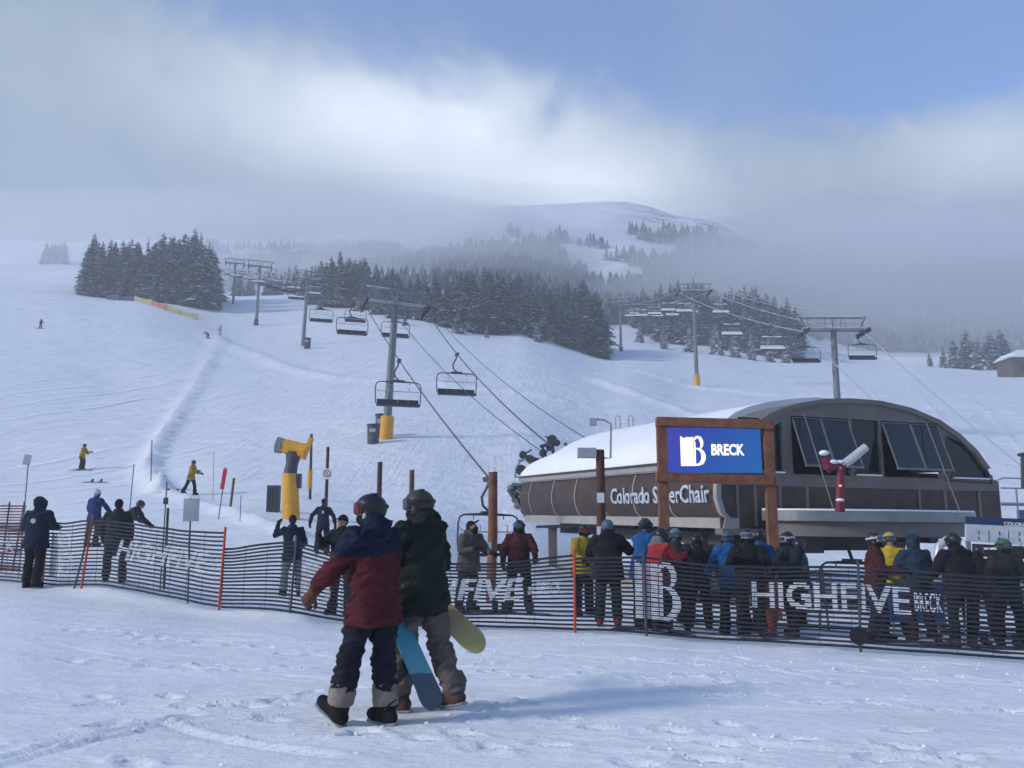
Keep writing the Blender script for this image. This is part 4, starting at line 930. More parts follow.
# ------------------------------------------------------------------ chairs
M_seat = mat('dark_seat_vinyl', (.035, .04, .05), .55, 5, .2)
def make_chair(snow=False, width=2.7):
    """hangs from its grip at the origin; local X across"""
    t = thing('lift_chair', 'x', 'lift chair'); w = width / 2
    m = MB(); m.box((0, 0, -.06), (.16, .5, .16)); m.box((0, 0, .03), (.09, .3, .09))
    for y in (-.2, .2): m.tube([(-.1, y, -.02), (.1, y, -.02)], .07, 10)
    m.build('grip', M_dsteel, t)
    m = MB(); m.tube([(0, 0, -.12), (-.06, .05, -.35), (-.24, .12, -.7), (-.2, .1, -1.0), (-.03, .02, -1.18), (0, 0, -1.28)], .05, 8); m.bar((-.35, 0, -1.26), (.35, 0, -1.26), .12, .1); m.build('hanger_arm', M_dsteel, t, smooth='auto')
    m = MB()
    loop = [(-.3, 0, -1.3), (-w + .25, 0, -1.34), (-w + .07, 0, -1.42), (-w, 0, -1.62), (-w, .03, -2.25), (-w + .03, .02, -2.62), (-w + .12, -.1, -2.74)]
    m.tube(loop, .035, 8); m.tube([(-x, y, z) for x, y, z in loop], .035, 8); m.tube([(-w + .25, 0, -1.34), (w - .25, 0, -1.34)], .03, 8)
    for x in (-w * .5, w * .5): m.tube([(x, 0, -1.34), (x, .0, -1.5)], .02, 6)
    m.build('chair_frame', M_steel if False else M_dsteel, t, smooth='auto')
    n = 6 if False else 4; sw = (2 * w - .2) / n
    m = MB(); m.box((0, -.12, -2.76), (2 * w - .16, .5, .10)); m.box((0, -.36, -2.74), (2 * w - .2, .06, .1)); m.build('seat', M_seat, t)
    m = MB()
    for i in range(n): m.box((-w + .1 + sw * (i + .5), .15, -2.50), (sw * .97, .06, .27), Matrix.Rotation(R(-8), 3, 'X'))
    m.build('backrest', M_seat, t)
    m = MB(); m.tube([(-w + .02, .02, -1.75), (-w + .06, -.22, -1.9), (-w + .2, -.3, -1.95), (w - .2, -.3, -1.95), (w - .06, -.22, -1.9), (w - .02, .02, -1.75)], .022, 6)
    for x in (-w * .45, w * .45): m.tube([(x, -.3, -1.95), (x, -.34, -1.72), (x - .12, -.36, -1.7)], .018, 6)
    m.build('safety_bar', M_steel, t, smooth='auto')
    if snow:
        m = MB(); m.box((0, -.16, -2.60), (2 * w - .2, .52, .22)); m.box((0, .12, -2.30), (2 * w - .3, .14, .14)); m.tube([(-w + .3, 0, -1.29), (w - .3, 0, -1.29)], .07, 6); m.build('snow_layer', M_snow, t)
    return t
CH0, CH1 = make_chair(), make_chair(True)
index_kids(); used = set()
def put_chair(proto, line, u, label, ang, group=None, sway=0, at=None):
    o = proto if proto.name not in used else copy_tree(proto)
    used.add(proto.name); o.location = at if at is not None else on_rope(line, u); o.rotation_euler = (0, 0, ang + sway); o['label'] = label
    if group: o['group'] = group
    elif 'group' in o: del o['group']
    return o
aL = math.atan2(25, 84); aR = 0.0
put_chair(CH0, ropeLa, 399, 'empty lift chair hanging across the padded tower, halfway down its mast', aL)
put_chair(CH0, ropeLb, 457, 'empty lift chair hanging alone against the open snow between tower and forest edge', aL)
put_chair(CH0, ropeLa, 353, 'empty lift chair hanging lowest of the pair just uphill of the padded tower', aL)
put_chair(CH0, ropeLb, 396, 'empty lift chair partly hidden behind the padded tower mast', aL)
gf = 'small far chairs of the middle lift'; lf = 'tiny empty lift chair high on the middle line among the far towers'
put_chair(CH0, ropeLa, 322, 'empty lift chair just downhill of the second middle tower', aL)
put_chair(CH0, ropeLb, 356, 'smaller empty lift chair overlapping the low one uphill of the padded tower', aL)
for u in (297, 289, 281, 273, 265, 258, 250, 243, 236, 230): put_chair(CH0 if u % 2 else CH1, ropeLa, u, lf, aL, gf)
for u in (333, 314, 303, 294, 285, 276, 268, 260, 252, 244): put_chair(CH0 if u % 2 else CH1, ropeLb, u, lf, aL, gf)
put_chair(CH0, ropeRa, 805, 'empty lift chair hanging just left of the tower behind the station', aR)
put_chair(CH0, ropeRb, 861, 'empty lift chair hanging close beside the tower behind the station', aR)
put_chair(CH1, ropeRa, 771, 'snow-covered lift chair, second along the rope from the tower behind the station', aR)
put_chair(CH1, ropeRa, 731, 'frosted lift chair hanging just beyond the padded slender tower', aR)
put_chair(CH1, ropeRb, 720, 'snow-topped lift chair hanging close to the padded slender tower', aR)
gr = 'small misty chairs of the other lift'; lr = 'small snow-topped lift chair in the mist between the two slender towers'
for u in (684, 668, 654, 641, 630): put_chair(CH1, ropeRa, u, lr, aR, gr)
for u in (690, 672, 657, 645, 634): put_chair(CH1, ropeRb, u, lr, aR, gr)
# chairs down in the station area
put_chair(CH0, None, 0, 'empty lift chair coming in low behind the timber post and tan jacket', R(38), None, 0, lend_a + Vector((0, 0, 0)))
# ------------------------------------------------------------------ lift station
C1 = P(722, 528.5, 24.0); EF = Vector((.936, .351, 0)).normalized(); ES = Vector((-5.06, 13.5, 0)).normalized()
ES = (ES - EF * ES.dot(EF)).normalized(); TILT = .03
WID, LEN = 9.75, 14.4
def B(f, s, z, o=0.0):       # f along the front, s backwards, z above the bottom of the casing
    return C1 + EF * f + ES * s + Vector((0, 0, z + TILT * s))
def Fp(u, v, s=0.0):         # pixel -> (f, z) on the front plane shifted back by s
    r_ = ray(u, v); o = Vector((0, 0, CAMZ)); n = ES; p0 = C1 + ES * s
    t = (p0 - o).dot(n) / r_.dot(n); p = o + r_ * t - p0
    return p.dot(EF), p.z - TILT * s
def Sp(u, v, f=0.0):         # pixel -> (s, z) on the side plane
    r_ = ray(u, v); o = Vector((0, 0, CAMZ)); n = EF; p0 = C1 + EF * f
    t = (p0 - o).dot(n) / r_.dot(n); p = o + r_ * t - p0
    s = p.dot(ES); return s, p.z - TILT * s
M_fac = mat('station_taupe_cladding', (.165, .148, .138), .6, 2, .14, .05, 8)
M_brown = mat('station_brown_panel', (.062, .038, .032), .5, 2.5, .3, .1, 6, spec=.4)
M_trim = mat('station_pale_trim', (.34, .32, .30), .55, 3, .1)
M_glass = mat('dark_window_glass', (.012, .014, .02), .08, 3, .2, spec=.6)
M_alu = mat('bare_aluminium', (.24, .265, .28), .42, 3, .15, .1, 10, metal=.6)
M_under = mat('underside_steel', (.06, .055, .055), .6, 3, .2)
M_letter = mat('raised_grey_letters', (.52, .55, .60), .5, 4, .1)
ST = thing('lift_station', 'long curved chairlift station with brown panels, snowy barrel roof and dark control-cabin windows', 'lift station', B(WID / 2, LEN / 2, -2.2))
STL = ST.location.copy()
def bld(mb, name, m, parent=None, smooth=False):
    mb.v = [tuple(Vector(p) - STL) for p in mb.v]; return mb.build(name, m, parent or ST, smooth)
ZB, ZT = .28, 1.62           # trim top, top of brown band
# front arch from the photograph's outline, right half mirrored to the hidden left half
arch_px = [(1001, 520), (1000, 505), (996, 487), (988, 469), (975, 451), (958, 435), (938, 421), (910, 409), (880, 402), (850, 399.5), (825, 400), (800, 404), (782, 409), (768, 415)]
arch = [Fp(u, v) for u, v in arch_px]
print('arch', [(round(a, 2), round(b, 2)) for a, b in arch])
arch = arch + [(.95, arch[-1][1] - .45), (.35, 2.35), (.0, 1.9), (-.05, 1.62)]
fr = arch[0][0]
prof = [(0.0, 1.62), (-.13, 1.2), (-.15, .8), (-.03, .42), (.12, ZB)]      # left bulging wall profile (f, z)
# --- roof: visor part (taupe) at the front, snow covered behind
def shell(s0, s1, pts, grow, name, m, thick=.12, smooth=True, jit=0):
    mb = MB(); n = len(pts); S = 10; cx = sum(p[0] for p in pts) / n
    vs = []
    for k in range(S + 1):
        s = s0 + (s1 - s0) * k / S
        for (f, z) in pts:
            vs.append(B(f + (f - cx) * grow / 5, s, z + grow))
        for (f, z) in reversed(pts):
            vs.append(B(cx + (f - cx) * (1 - thick / 5), s, z * (1 - thick / 4)))
    m2 = 2 * n; fs = [(k * m2 + j, k * m2 + (j + 1) % m2, (k + 1) * m2 + (j + 1) % m2, (k + 1) * m2 + j) for k in range(S) for j in range(m2)]
    fs += [tuple(range(m2)), tuple(reversed(range(S * m2, S * m2 + m2)))]
    mb.add(vs, fs); return bld(mb, name, m, None, 'auto')
up = [p for p in arch if p[1] >= 1.6]
shell(-.07, 1.6, up, .03, 'roof_visor', M_fac)
def snow_roof():
    mb = MB(); n = len(up); S = 24; vs = []
    rr = random.Random(5)
    for k in range(S + 1):
        s = 1.45 + (LEN - 1.35) * k / S; e = max(0, (k - S + 5) / 5); sh = 1 - .28 * e * e
        for i, (f, z) in enumerate(up):
            zz = ZT + .16 + (z - ZT) * sh; g_ = .14 + .04 * mnoise.noise(Vector((f, s * .6, 3)))
            if i < 2 or i > n - 3: g_ = .10
            vs.append(B(f + (f - WID / 2) * .015, s, zz - .08 + g_))
        for i, (f, z) in enumerate(reversed(up)):
            vs.append(B(f - (f - WID / 2) * .01, s, ZT + (z - ZT) * sh - .02))
    m2 = 2 * n; fs = [(k * m2 + j, k * m2 + (j + 1) % m2, (k + 1) * m2 + (j + 1) % m2, (k + 1) * m2 + j) for k in range(S) for j in range(m2)]
    fs += [tuple(range(m2)), tuple(reversed(range(S * m2, S * m2 + m2)))]
    mb.add(vs, fs); bld(mb, 'snow_on_roof', mat('roof_snow', SNOW, .75, 1.2, .04, .25, 3), None, 'auto')
snow_roof()
# --- bulging brown side wall with thin curved ribs
def sweep(s0, s1, pr, off, name, m, n=1):
    mb = MB(); vs = []
    for k in range(n + 1):
        s = s0 + (s1 - s0) * k / n
        vs += [B(f - off, s, z) for f, z in pr] + [B(f + .1, s, z) for f, z in reversed(pr)]
    q = 2 * len(pr); fs = [(k * q + j, k * q + (j + 1) % q, (k + 1) * q + (j + 1) % q, (k + 1) * q + j) for k in range(n) for j in range(q)]
    fs += [tuple(range(q)), tuple(reversed(range(n * q, n * q + q)))]
    mb.add(vs, fs); return bld(mb, name, m, None, 'auto')
edges = [0.0] + [Sp(u, 500)[0] for u in (672.5, 637, 606, 578.5, 555.5, 532.5)] + [LEN]
print('edges', [round(e, 2) for e in edges])
for a, b_ in zip(edges, edges[1:]): sweep(a + .01, b_ - .01, prof, 0, 'side_panel', M_brown)
for e in edges[:-1]: sweep(e - .035, e + .035, prof, .02, 'panel_rib', M_trim)
sweep(-.10, .06, prof, .05, 'corner_rib', M_trim)
mb = MB(); mb.bar(B(-.07, -.1, ZT + .10), B(-.07, LEN + .15, ZT + .10), .16, .16); bld(mb, 'eave_trim', M_trim)
mb = MB(); mb.bar(B(-.12, -.1, ZT + .22), B(-.12, LEN + .2, ZT + .22), .2, .05); bld(mb, 'eave_gutter', M_under)
mb = MB(); mb.add([B(.1, -.05, ZB), B(.1, LEN, ZB), B(.02, LEN, 0), B(.02, -.05, 0), B(.5, -.05, ZB), B(.5, LEN, ZB), B(.5, LEN, 0), B(.5, -.05, 0)],
       [(0,1,2,3),(7,6,5,4),(0,4,5,1),(3,2,6,7),(0,3,7,4),(1,5,6,2)]); bld(mb, 'bottom_skirt', M_trim)
mb = MB(); mb.add([B(.1, LEN, 0), B(WID - .1, LEN, 0), B(WID - .1, LEN, 1.7), B(WID - 2.5, LEN, 2.9), B(WID / 2, LEN, 3.3), B(2.5, LEN, 2.9), B(.1, LEN, 1.7)] +
       [B(.1, LEN - .1, 0), B(WID - .1, LEN - .1, 0), B(WID - .1, LEN - .1, 1.7), B(WID - 2.5, LEN - .1, 2.9), B(WID / 2, LEN - .1, 3.3), B(2.5, LEN - .1, 2.9), B(.1, LEN - .1, 1.7)],
       [tuple(range(6, -1, -1)), tuple(range(7, 14))] + [(i, (i + 1) % 7, 7 + (i + 1) % 7, 7 + i) for i in range(7)]); bld(mb, 'rear_wall', M_brown)
mb = MB(); mb.bar(B(WID - .05, .1, .8), B(WID - .05, LEN, .8), .12, 1.7); bld(mb, 'far_side_wall', M_brown)
mb = MB(); mb.box(B(WID / 2, LEN / 2, .02), (WID - .9, LEN - .5, .1), Matrix((EF, ES, Vector((0, 0, 1)))).transposed())
for f in (1.6, 8.0): mb.bar(B(f, .8, -.22), B(f, LEN - .5, -.22), .35, .4)
for s in (1.5, 4, 6.5, 9, 11.5): mb.bar(B(.8, s, -.15), B(WID - .8, s, -.15), .2, .3)
bld(mb, 'floor_frame', M_under)
# --- front facade: a holed wall built as strips between the openings
A_ = dict(W0=[Fp(*p) for p in ((767, 424), (781, 420), (781, 470), (767, 468))],
          W1=[Fp(*p) for p in ((790.5, 417), (849, 421), (849, 475), (790.5, 471))],
          W2=[Fp(*p) for p in ((851.5, 422), (878.5, 424), (878.5, 478), (851.5, 475.5))],
          W3=[Fp(*p) for p in ((881, 425), (938, 429), (938, 483), (881, 479))],
          W4=[Fp(*p) for p in ((946.5, 436), (958, 441), (972, 451), (984, 466), (991, 483.5), (946.5, 480.5))])
zs_top = Fp(860, 419.5)[1]; zs_bot = Fp(860, 476)[1]; zl = Fp(860, 488)[1]
print('zs', zs_top, zs_bot, zl)
def rect(mb, f0, f1, z0, z1, s0, s1):
    mb.add([B(f, s, z) for f in (f0, f1) for s in (s0, s1) for z in (z0, z1)], [(0,1,3,2),(4,6,7,5),(0,4,5,1),(2,3,7,6),(0,2,6,4),(1,5,7,3)])
fx = lambda k, i: A_[k][i][0]
w1a, w1b, w2a, w2b, w3a, w3b, w4a = fx('W1', 0), fx('W1', 1), fx('W2', 0), fx('W2', 1), fx('W3', 0), fx('W3', 1), fx('W4', 0)
mb = MB(); rect(mb, .05, fr - .02, zl, zs_bot, -.02, .12); bld(mb, 'sill_band', M_fac)
mb = MB()
def archz(f):
    for (a, b_), (c, d) in zip(arch[:-1], arch[1:]):
        if min(a, c) <= f <= max(a, c) and abs(a - c) > 1e-6: return b_ + (d - b_) * (f - a) / (c - a)
    return ZT
fs_ = sorted(set([.4, .9, w1a - .15, w1a, w1b, w2a, w2b, w3a, w3b, w4a - .12, w4a] + [q[0] for q in A_['W4'][:5]] + list(np.linspace(.6, fr - .15, 20))))
top_w = zs_top
for a, b_ in zip(fs_, fs_[1:]):
    za, zb = archz(a), archz(b_); tz = lambda f: (top_w if f < w4a - .11 else None)
    w4z = lambda f: (float(np.interp(f, [q[0] for q in A_['W4'][:5]], [q[1] for q in A_['W4'][:5]])) if w4a - .01 <= f < A_['W4'][4][0] else (top_w if f < w4a else zs_bot)); lo_a = w4z((a * .999 + b_ * .001)); lo_b = w4z(b_ * .999 + a * .001)
    if a < w1a - .16: lo_a = max(min(top_w, za - .35), zs_bot); lo_b = max(min(top_w, zb - .35), zs_bot)
    mb.add([B(a, 0, lo_a), B(b_, 0, lo_b), B(b_, 0, zb), B(a, 0, za), B(a, .12, lo_a), B(b_, .12, lo_b), B(b_, .12, zb), B(a, .12, za)],
           [(0,1,2,3),(7,6,5,4),(0,4,5,1),(3,2,6,7),(0,3,7,4),(1,5,6,2)])
for a, b_ in ((fx('W0', 1), w1a), (w1b, w2a), (w2b, w3a), (w3b, w4a)):
    rect(mb, a, b_, zs_bot, top_w + .02, -.001, .115)
bld(mb, 'front_facade', M_fac)
mb = MB(); rect(mb, 1.35, fr - 1.5, zs_bot - .6, zs_top - .12, 1.9, 2.0); rect(mb, fr - 1.499, fr - .35, zs_bot - .6, 1.75, 1.9, 2.0); bld(mb, 'cabin_back_wall', M_under)
mb = MB(); rect(mb, .75, w1a, zs_bot + .02, top_w - .1, .14, .17); bld(mb, 'window', M_glass)
mb = MB(); rect(mb, w2a, w2b, zs_bot + .02, top_w, .09, .12); bld(mb, 'window', M_glass)
mb = MB(); mb.add([B(f, .05, z) for f, z in A_['W4']] + [B(f, .10, z) for f, z in A_['W4']], [tuple(range(5, -1, -1)), tuple(range(6, 12))]); bld(mb, 'window', M_glass)
mb = MB(); q4 = A_['W4']; 
for i in range(6): mb.bar(B(q4[i][0], -.03, q4[i][1]), B(q4[(i + 1) % 6][0], -.03, q4[(i + 1) % 6][1]), .05, .04)
bld(mb, 'window_frame', M_under)
for a, b_ in ((.75, fx('W0', 1)), (w2a + .05, w2b - .05), (w4a + .1, A_['W4'][4][0] - .1)): mb = MB(); rect(mb, a, b_, zs_bot + .01, zs_bot + .05, -.08, .0); bld(mb, 'sill_snow', M_snow)
# awning sashes, hinged at the top and pushed out at the bottom
for (a, b_) in ((w1a + .05, (w1a + w1b) / 2 - .02), ((w1a + w1b) / 2 + .02, w1b - .05), (w3a + .05, (w3a + w3b) / 2 - .02), ((w3a + w3b) / 2 + .02, w3b - .05)):
    zt, zb2 = top_w - .05, zs_bot + .22; so_ = -.5
    P_ = lambda f, k, e=0: B(f, so_ * k + e, zt + (zb2 - zt) * k)
    mb = MB(); mb.add([P_(a, .03), P_(b_, .03), P_(b_, .97), P_(a, .97), P_(a, .03, .02), P_(b_, .03, .02), P_(b_, .97, .02), P_(a, .97, .02)], [(0,3,2,1),(4,5,6,7),(0,1,5,4),(2,3,7,6),(1,2,6,5),(0,4,7,3)])
    g_ = bld(mb, 'awning_window', mat('tinted_awning_glass', (.016, .018, .024), .12, 3, .2, spec=.6))
    mb = MB()
    mb.bar(P_(a, 0), P_(a, 1), .035); mb.bar(P_(b_, 0), P_(b_, 1), .035); mb.bar(P_(a, 0), P_(b_, 0), .03); mb.bar(P_(a - .02, 1), P_(b_ + .02, 1), .07, .06)
    mb.v = [tuple(Vector(p) - STL) for p in mb.v]; mb.build('frame', mat('dull_sash', (.16, .17, .18), .5), g_)
# lower dark brown band on the front, with slim mullions
mb = MB(); rect(mb, .02, fr - .03, 0.0, zl, .0, .12); bld(mb, 'front_panel', M_brown)
for u in (737, 755, 780, 807, 919, 945, 979): mb = MB(); f = Fp(u, 500)[0]; rect(mb, f - .045, f + .045, .05, zl, -.035, -.001); bld(mb, 'mullion', M_fac)
mb = MB(); rect(mb, -.02, fr + .01, -.16, .0, -.05, .3); bld(mb, 'bottom_beam', M_fac)
mb = MB()   # rounded right corner wrapping the band
for i in range(6):
    a0, a1 = R(90 * i / 6), R(90 * (i + 1) / 6)
    q = [B(fr - .05 + .0 + .25 * math.sin(a), .25 - .25 * math.cos(a), z) for a in (a0, a1) for z in (0, zl + .3)]
    mb.add(q, [(0, 1, 3, 2)])
bld(mb, 'corner_panel', M_brown)
# --- lettering on the side
s0_, z0_ = Sp(612.5, 510, -.15); s1_, z1_ = Sp(711, 503, -.15)
zc = .52
def warp(x, y, z):
    zz = zc + y; f = float(np.interp(zz, [.28, .42, .8, 1.2, 1.62], [.12, -.03, -.15, -.13, 0]))
    return B(f - .03 - z, s0_ - x, zz)
print('letters', s0_, z0_, s1_, z1_)
mb = text_mb('Colorado SuperChair', 1, (0,0,0), (1,0,0), (0,0,1), .04, bold=.012, width=s0_ - s1_, height=.66, warp=warp)
bld(mb, 'lettering', M_letter)
# --- ring platform at the turning end
f0, zr = Fp(770, 523, -1.0); f1, _ = Fp(966, 523, -1.0)
fa, fb = Fp(772, 512, -.8)[0], Fp(966, 518, -.8)[0]
def ringpts(n=28, grow=0.0):
    c = (fa + fb) / 2; h = (fb - fa) / 2 + grow
    return [(c - h * math.cos(math.pi * i / n), -.35 - (2.1 + grow) * math.sin(math.pi * i / n) ** .8) for i in range(n + 1)]
def slab(pts, z0, z1, name, m):
    mb = MB(); n = len(pts); mb.add([B(f, s, z0) for f, s in pts] + [B(f, s, z1) for f, s in pts], [tuple(range(n)), tuple(reversed(range(n, 2 * n)))] + [(i, n + i, n + (i + 1) % n, (i + 1) % n) for i in range(n)])
    return bld(mb, name, m, None, 'auto')
zt_ = Fp(860, 511, -2.3)[1]; zm_ = Fp(860, 521.5, -2.3)[1]; zb_ = Fp(860, 537, -2.1)[1]
print('ring z', zt_, zm_, zb_, fa, fb)
slab(ringpts(), zm_, zt_, 'ring_platform', M_alu)
slab(ringpts(28, -.16), zb_, zm_ - .004, 'ring_fascia', mat('ring_fascia_brown', (.15, .135, .13), .6, 3, .1))
slab(ringpts(28, -.02), zt_ + .004, zt_ + .05, 'platform_snow', M_snow)
for a, b_ in (((804, 414), (833, 508)), ((926, 422), (961, 514))):
    mb = MB(); q = Fp(*a, -.1); w_ = Fp(*b_, -1.5); mb.tube([B(q[0], -.1, q[1]), B(w_[0], -1.5, w_[1])], .018, 6); bld(mb, 'stay_rod', M_fac)
# --- supports below
mb = MB(); c = B(4.6, 5.5, 0); g = H(c.x, c.y); mb.tube([(c.x, c.y, g - .5), (c.x, c.y, c.z - .3)], .75, 20); bld(mb, 'concrete_column', mat('weathered_concrete', (.22, .21, .2), .85, 3, .15, .2, 10), None, 'auto')
for f, s in ((.7, 13.0), (8.6, 13.0), (1.0, 3.2), (8.4, 2.6)):
    mb = MB(); c = B(f, s, -.2); g = H(c.x, c.y); mb.bar((c.x, c.y, g - .4), c, .34, .3); bld(mb, 'support_post', M_fac)
mb = MB(); mb.bar(B(.5, 2, -.42), B(7.5, 2, -.42), .25, .5); mb.bar(B(.9, 1.0, -.3), B(.9, 9, -.3), .3, .35); mb.box(B(3.0, 1.2, -.45), (1.6, 1.2, .5)); bld(mb, 'drive_housing', M_under)
# --- tensioning gear at the back
mb = MB()
a = B(1.6, LEN, 1.6); b_ = P(552, 446, 41)
mb.bar(a, b_, .14); mb.bar(B(2.6, LEN, 2.3), b_ + Vector((.6, 0, .1)), .12); mb.bar(a, P(530, 462, 40), .12)
for u, v in ((523, 455), (530, 459), (537, 463), (543, 453), (550, 447), (557, 443), (552, 440), (526, 478), (521, 470)):
    c = P(u, v, 40.3); mb.tube([c + Vector((0, -.12, 0)), c + Vector((0, .12, 0))], random.uniform(.14, .24), 12); mb.bar(c, c + Vector((random.uniform(-.6, .6), 0, random.uniform(-.5, .4))), .07)
mb.bar(P(521, 455, 40.2), P(545, 462, 40.2), .16); mb.bar(P(540, 447, 40.2), P(558, 441, 40.2), .14); mb.bar(P(543, 462, 40.2), P(543, 446, 40.2), .1)
bld(mb, 'sheave_gantry', M_dsteel)
mb = MB()
for i in range(9):
    c = P(512 + i * 2.2, 488 + (i % 4) * 6, 39.2); mb.ell(c, (.22, .2, .16)); mb.bar(c, c + Vector((.5, 0, -.45)), .08)
mb.bar(P(508, 490, 39), P(528, 520, 39), .12); mb.bar(P(512, 484, 39), P(530, 486, 39), .12)
bld(mb, 'tyre_drive', mat('snowy_machinery', (.16, .17, .17), .8, 5, .7))
mb = MB(); mb.tube([P(515, 478, 39.6), P(516, 468, 39.6), P(520, 461, 39.6), P(526, 459, 39.6)], .05, 8); bld(mb, 'guide_rail', M_steel)
# --- snow gun on the ring
sg0 = P(840, 507, 21.9)
t = thing('snow_gun', 'red snow-crusted snow gun standing on the station ring platform with its pale nozzle arm raised', 'snow gun', sg0)
M_red = mat('red_gun_paint', (.17, .02, .035), .5, 9, .45)
L_ = lambda u, v, D=21.9: P(u, v, D) - sg0
MB().tube([L_(840, 512), L_(840, 489), L_(840.5, 470)], [.12, .1, .1], 12).build('post', M_red, t, smooth='auto')
m = MB(); m.tube([L_(827, 470), L_(833, 466), L_(845, 466)], .10, 10); m.tube([L_(825, 458), L_(829, 468)], [.12, .14], 10); m.build('valve_body', M_red, t, smooth='auto')
MB().tube([L_(838, 468), L_(850, 460), L_(866, 447)], [.09, .11, .10], 10).build('nozzle_arm', mat('pale_grey_plastic', (.5, .52, .55), .6), t, smooth='auto')
for q, e in (((824, 453), (.12, .12, .07)), ((833, 462), (.13, .12, .06)), ((840, 462), (.09, .1, .05)), ((840, 500), (.10, .1, .05)), ((840, 486), (.05, .09, .04))): m = MB(); m.ell(L_(*q, 21.86), e); m.build('snow_clump', M_snow, t, smooth=True)
m = MB(); m.tube([L_(845, 470), L_(852, 473), L_(856, 471)], .025, 6); m.build('hose', M_dsteel, t)

# ------------------------------------------------------------------ lit sign on timber posts
D_S = 20.0
SB = thing('led_sign', 'blue lit screen reading BRECK in a heavy timber frame on two posts', 'sign', G(713, D_S))
SL = SB.location.copy(); sgm = lambda u, v, D=D_S: P(u, v, D) - SL
for u, vt in ((661, 419), (767, 421)):
    m = MB(); a = G(u, D_S) - SL; b_ = sgm(u, vt); m.bar((b_.x, 0, a.z - .3), (b_.x, 0, b_.z), .21, .21); m.build('post', M_wood, SB)
for va, vb in ((422, 425), (477, 480.5)):
    m = MB(); a = sgm(656, va); b_ = sgm(772, vb); m.bar((a.x, -.03, a.z), (b_.x, -.03, b_.z), .26, .20); m.build('frame_beam', M_wood, SB)
pa, pb = sgm(666, 427.5), sgm(760, 427.5); pc = sgm(666, 473)
m = MB(); cx = (pa.x + pb.x) / 2; cz = (pa.z + pc.z) / 2; sw, sh_ = pb.x - pa.x, pa.z - pc.z
m.box((cx, .09, cz), (sw + .05, .14, sh_ + .05)); m.build('screen_case', M_dsteel, SB)
scm = bpy.data.materials.new('led_screen'); scm.use_nodes = True; nt = scm.node_tree; N = nt.nodes; L = nt.links; b = N['Principled BSDF']
tc = nd('ShaderNodeTexCoord'); sp_ = nd('ShaderNodeSeparateXYZ'); L.new(tc.outputs['Generated'], sp_.inputs[0])
cr = nd('ShaderNodeValToRGB'); L.new(mth('ADD', mth('MULTIPLY', sp_.outputs[0], .75), mth('MULTIPLY', mth('SUBTRACT', 1, sp_.outputs[2]), .25)), cr.inputs['Fac'])
cr.color_ramp.elements[0].color = (.045, .04, .33, 1); cr.color_ramp.elements[1].color = (.006, .10, .33, 1); e_ = cr.color_ramp.elements.new(.4); e_.color = (.014, .055, .33, 1)
wv = nd('ShaderNodeTexWave'); wv.wave_type = 'BANDS'; wv.bands_direction = 'Z'; wv.inputs['Scale'].default_value = 9; L.new(tc.outputs['Generated'], wv.inputs['Vector'])
em = mth('ADD', .72, mth('MULTIPLY', wv.outputs['Fac'], .22))
L.new(cr.outputs[0], b.inputs['Emission Color']); L.new(em, b.inputs['Emission Strength']); b.inputs['Base Color'].default_value = (.01, .01, .02, 1); b.inputs['Roughness'].default_value = .4
m = MB(); m.box((cx, .005, cz), (sw, .02, sh_)); scr = m.build('screen', scm, SB)
M_lit = mat('lit_white_pixels', (.5, .5, .52), .5, emit=((.95, .88, 1.0), .8)); M_litp = mat('lit_pink_pixels', (.5, .3, .35), .5, emit=((1, .55, .62), .8))
def logo_polys():
    """stylised B mark: a ridged block of three bars on the left, a curling B at the right; in unit height"""
    out = []
    for i in range(3):
        x0 = .0 + i * .155; x1 = x0 + .14
        tl, tr = (.99 if i == 0 else .93 - .0 * i), (.90 if i == 0 else .96)
        out.append(('bar', [(x0, 0), (x1, 0), (x1, tr), (x0, tl)]))
    def arc(cx, cy, rx, ry, a0, a1, w0, w1, n=16):
        o_, i_ = [], []
        for k in range(n + 1):
            t = k / n; a = R(a0 + (a1 - a0) * t); w = w0 + (w1 - w0) * math.sin(math.pi * t)
            o_.append((cx + rx * math.cos(a), cy + ry * math.sin(a))); i_.append((cx + (rx - w) * math.cos(a), cy + (ry - w * .75) * math.sin(a)))
        return [(o_[k], o_[k + 1], i_[k + 1], i_[k]) for k in range(n)]
    quads = arc(.62, .76, .19, .23, 170, -75, .05, .13) + arc(.57, .30, .31, .295, 100, -115, .05, .16)
    out += [('lobe', list(q)) for q in quads]
    out.append(('lobe', [(.47, .0), (.53, .0), (.53, .80), (.47, .78)]))
    return out
LOGO = logo_polys()
lx, lz = sgm(681, 466), sgm(681, 466).z; lh = sgm(681, 435.5).z - lz
m = MB(); mp_ = MB()
for k, q in LOGO:
    (m).prism([(x * lh * .93, y * lh) for x, y in q], (lx.x, -.006, lz), (1, 0, 0), (0, 0, 1), .004)
for x in (.147, .302):
    mp_.prism([(x * lh * .93 - .006, 0), (x * lh * .93 + .010, 0), (x * lh * .93 + .010, lh * .9), (x * lh * .93 - .006, lh * .9)], (lx.x, -.012, lz), (1, 0, 0), (0, 0, 1), .003)
m.build('logo', M_lit, scr); mp_.build('logo_stripe', M_litp, scr)
q0 = sgm(711.5, 455.5); q1 = sgm(744, 444)
text_mb('BRECK', 1, (q0.x, -.006, q0.z), (1, 0, 0), (0, 0, 1), .004, bold=.035, width=q1.x - q0.x, height=q1.z - q0.z).build('lettering', M_lit, scr)
q0 = sgm(703, 464.5); text_mb('R', .05, (q0.x, -.006, q0.z), (1, 0, 0), (0, 0, 1), .004).build('trademark', M_lit, scr)
for u in (661, 767):
    for v in (423, 479): m = MB(); a = sgm(u, v); m.tube([(a.x, -.15, a.z), (a.x, -.128, a.z)], .028, 10); m.build('bolt', M_steel, SB)
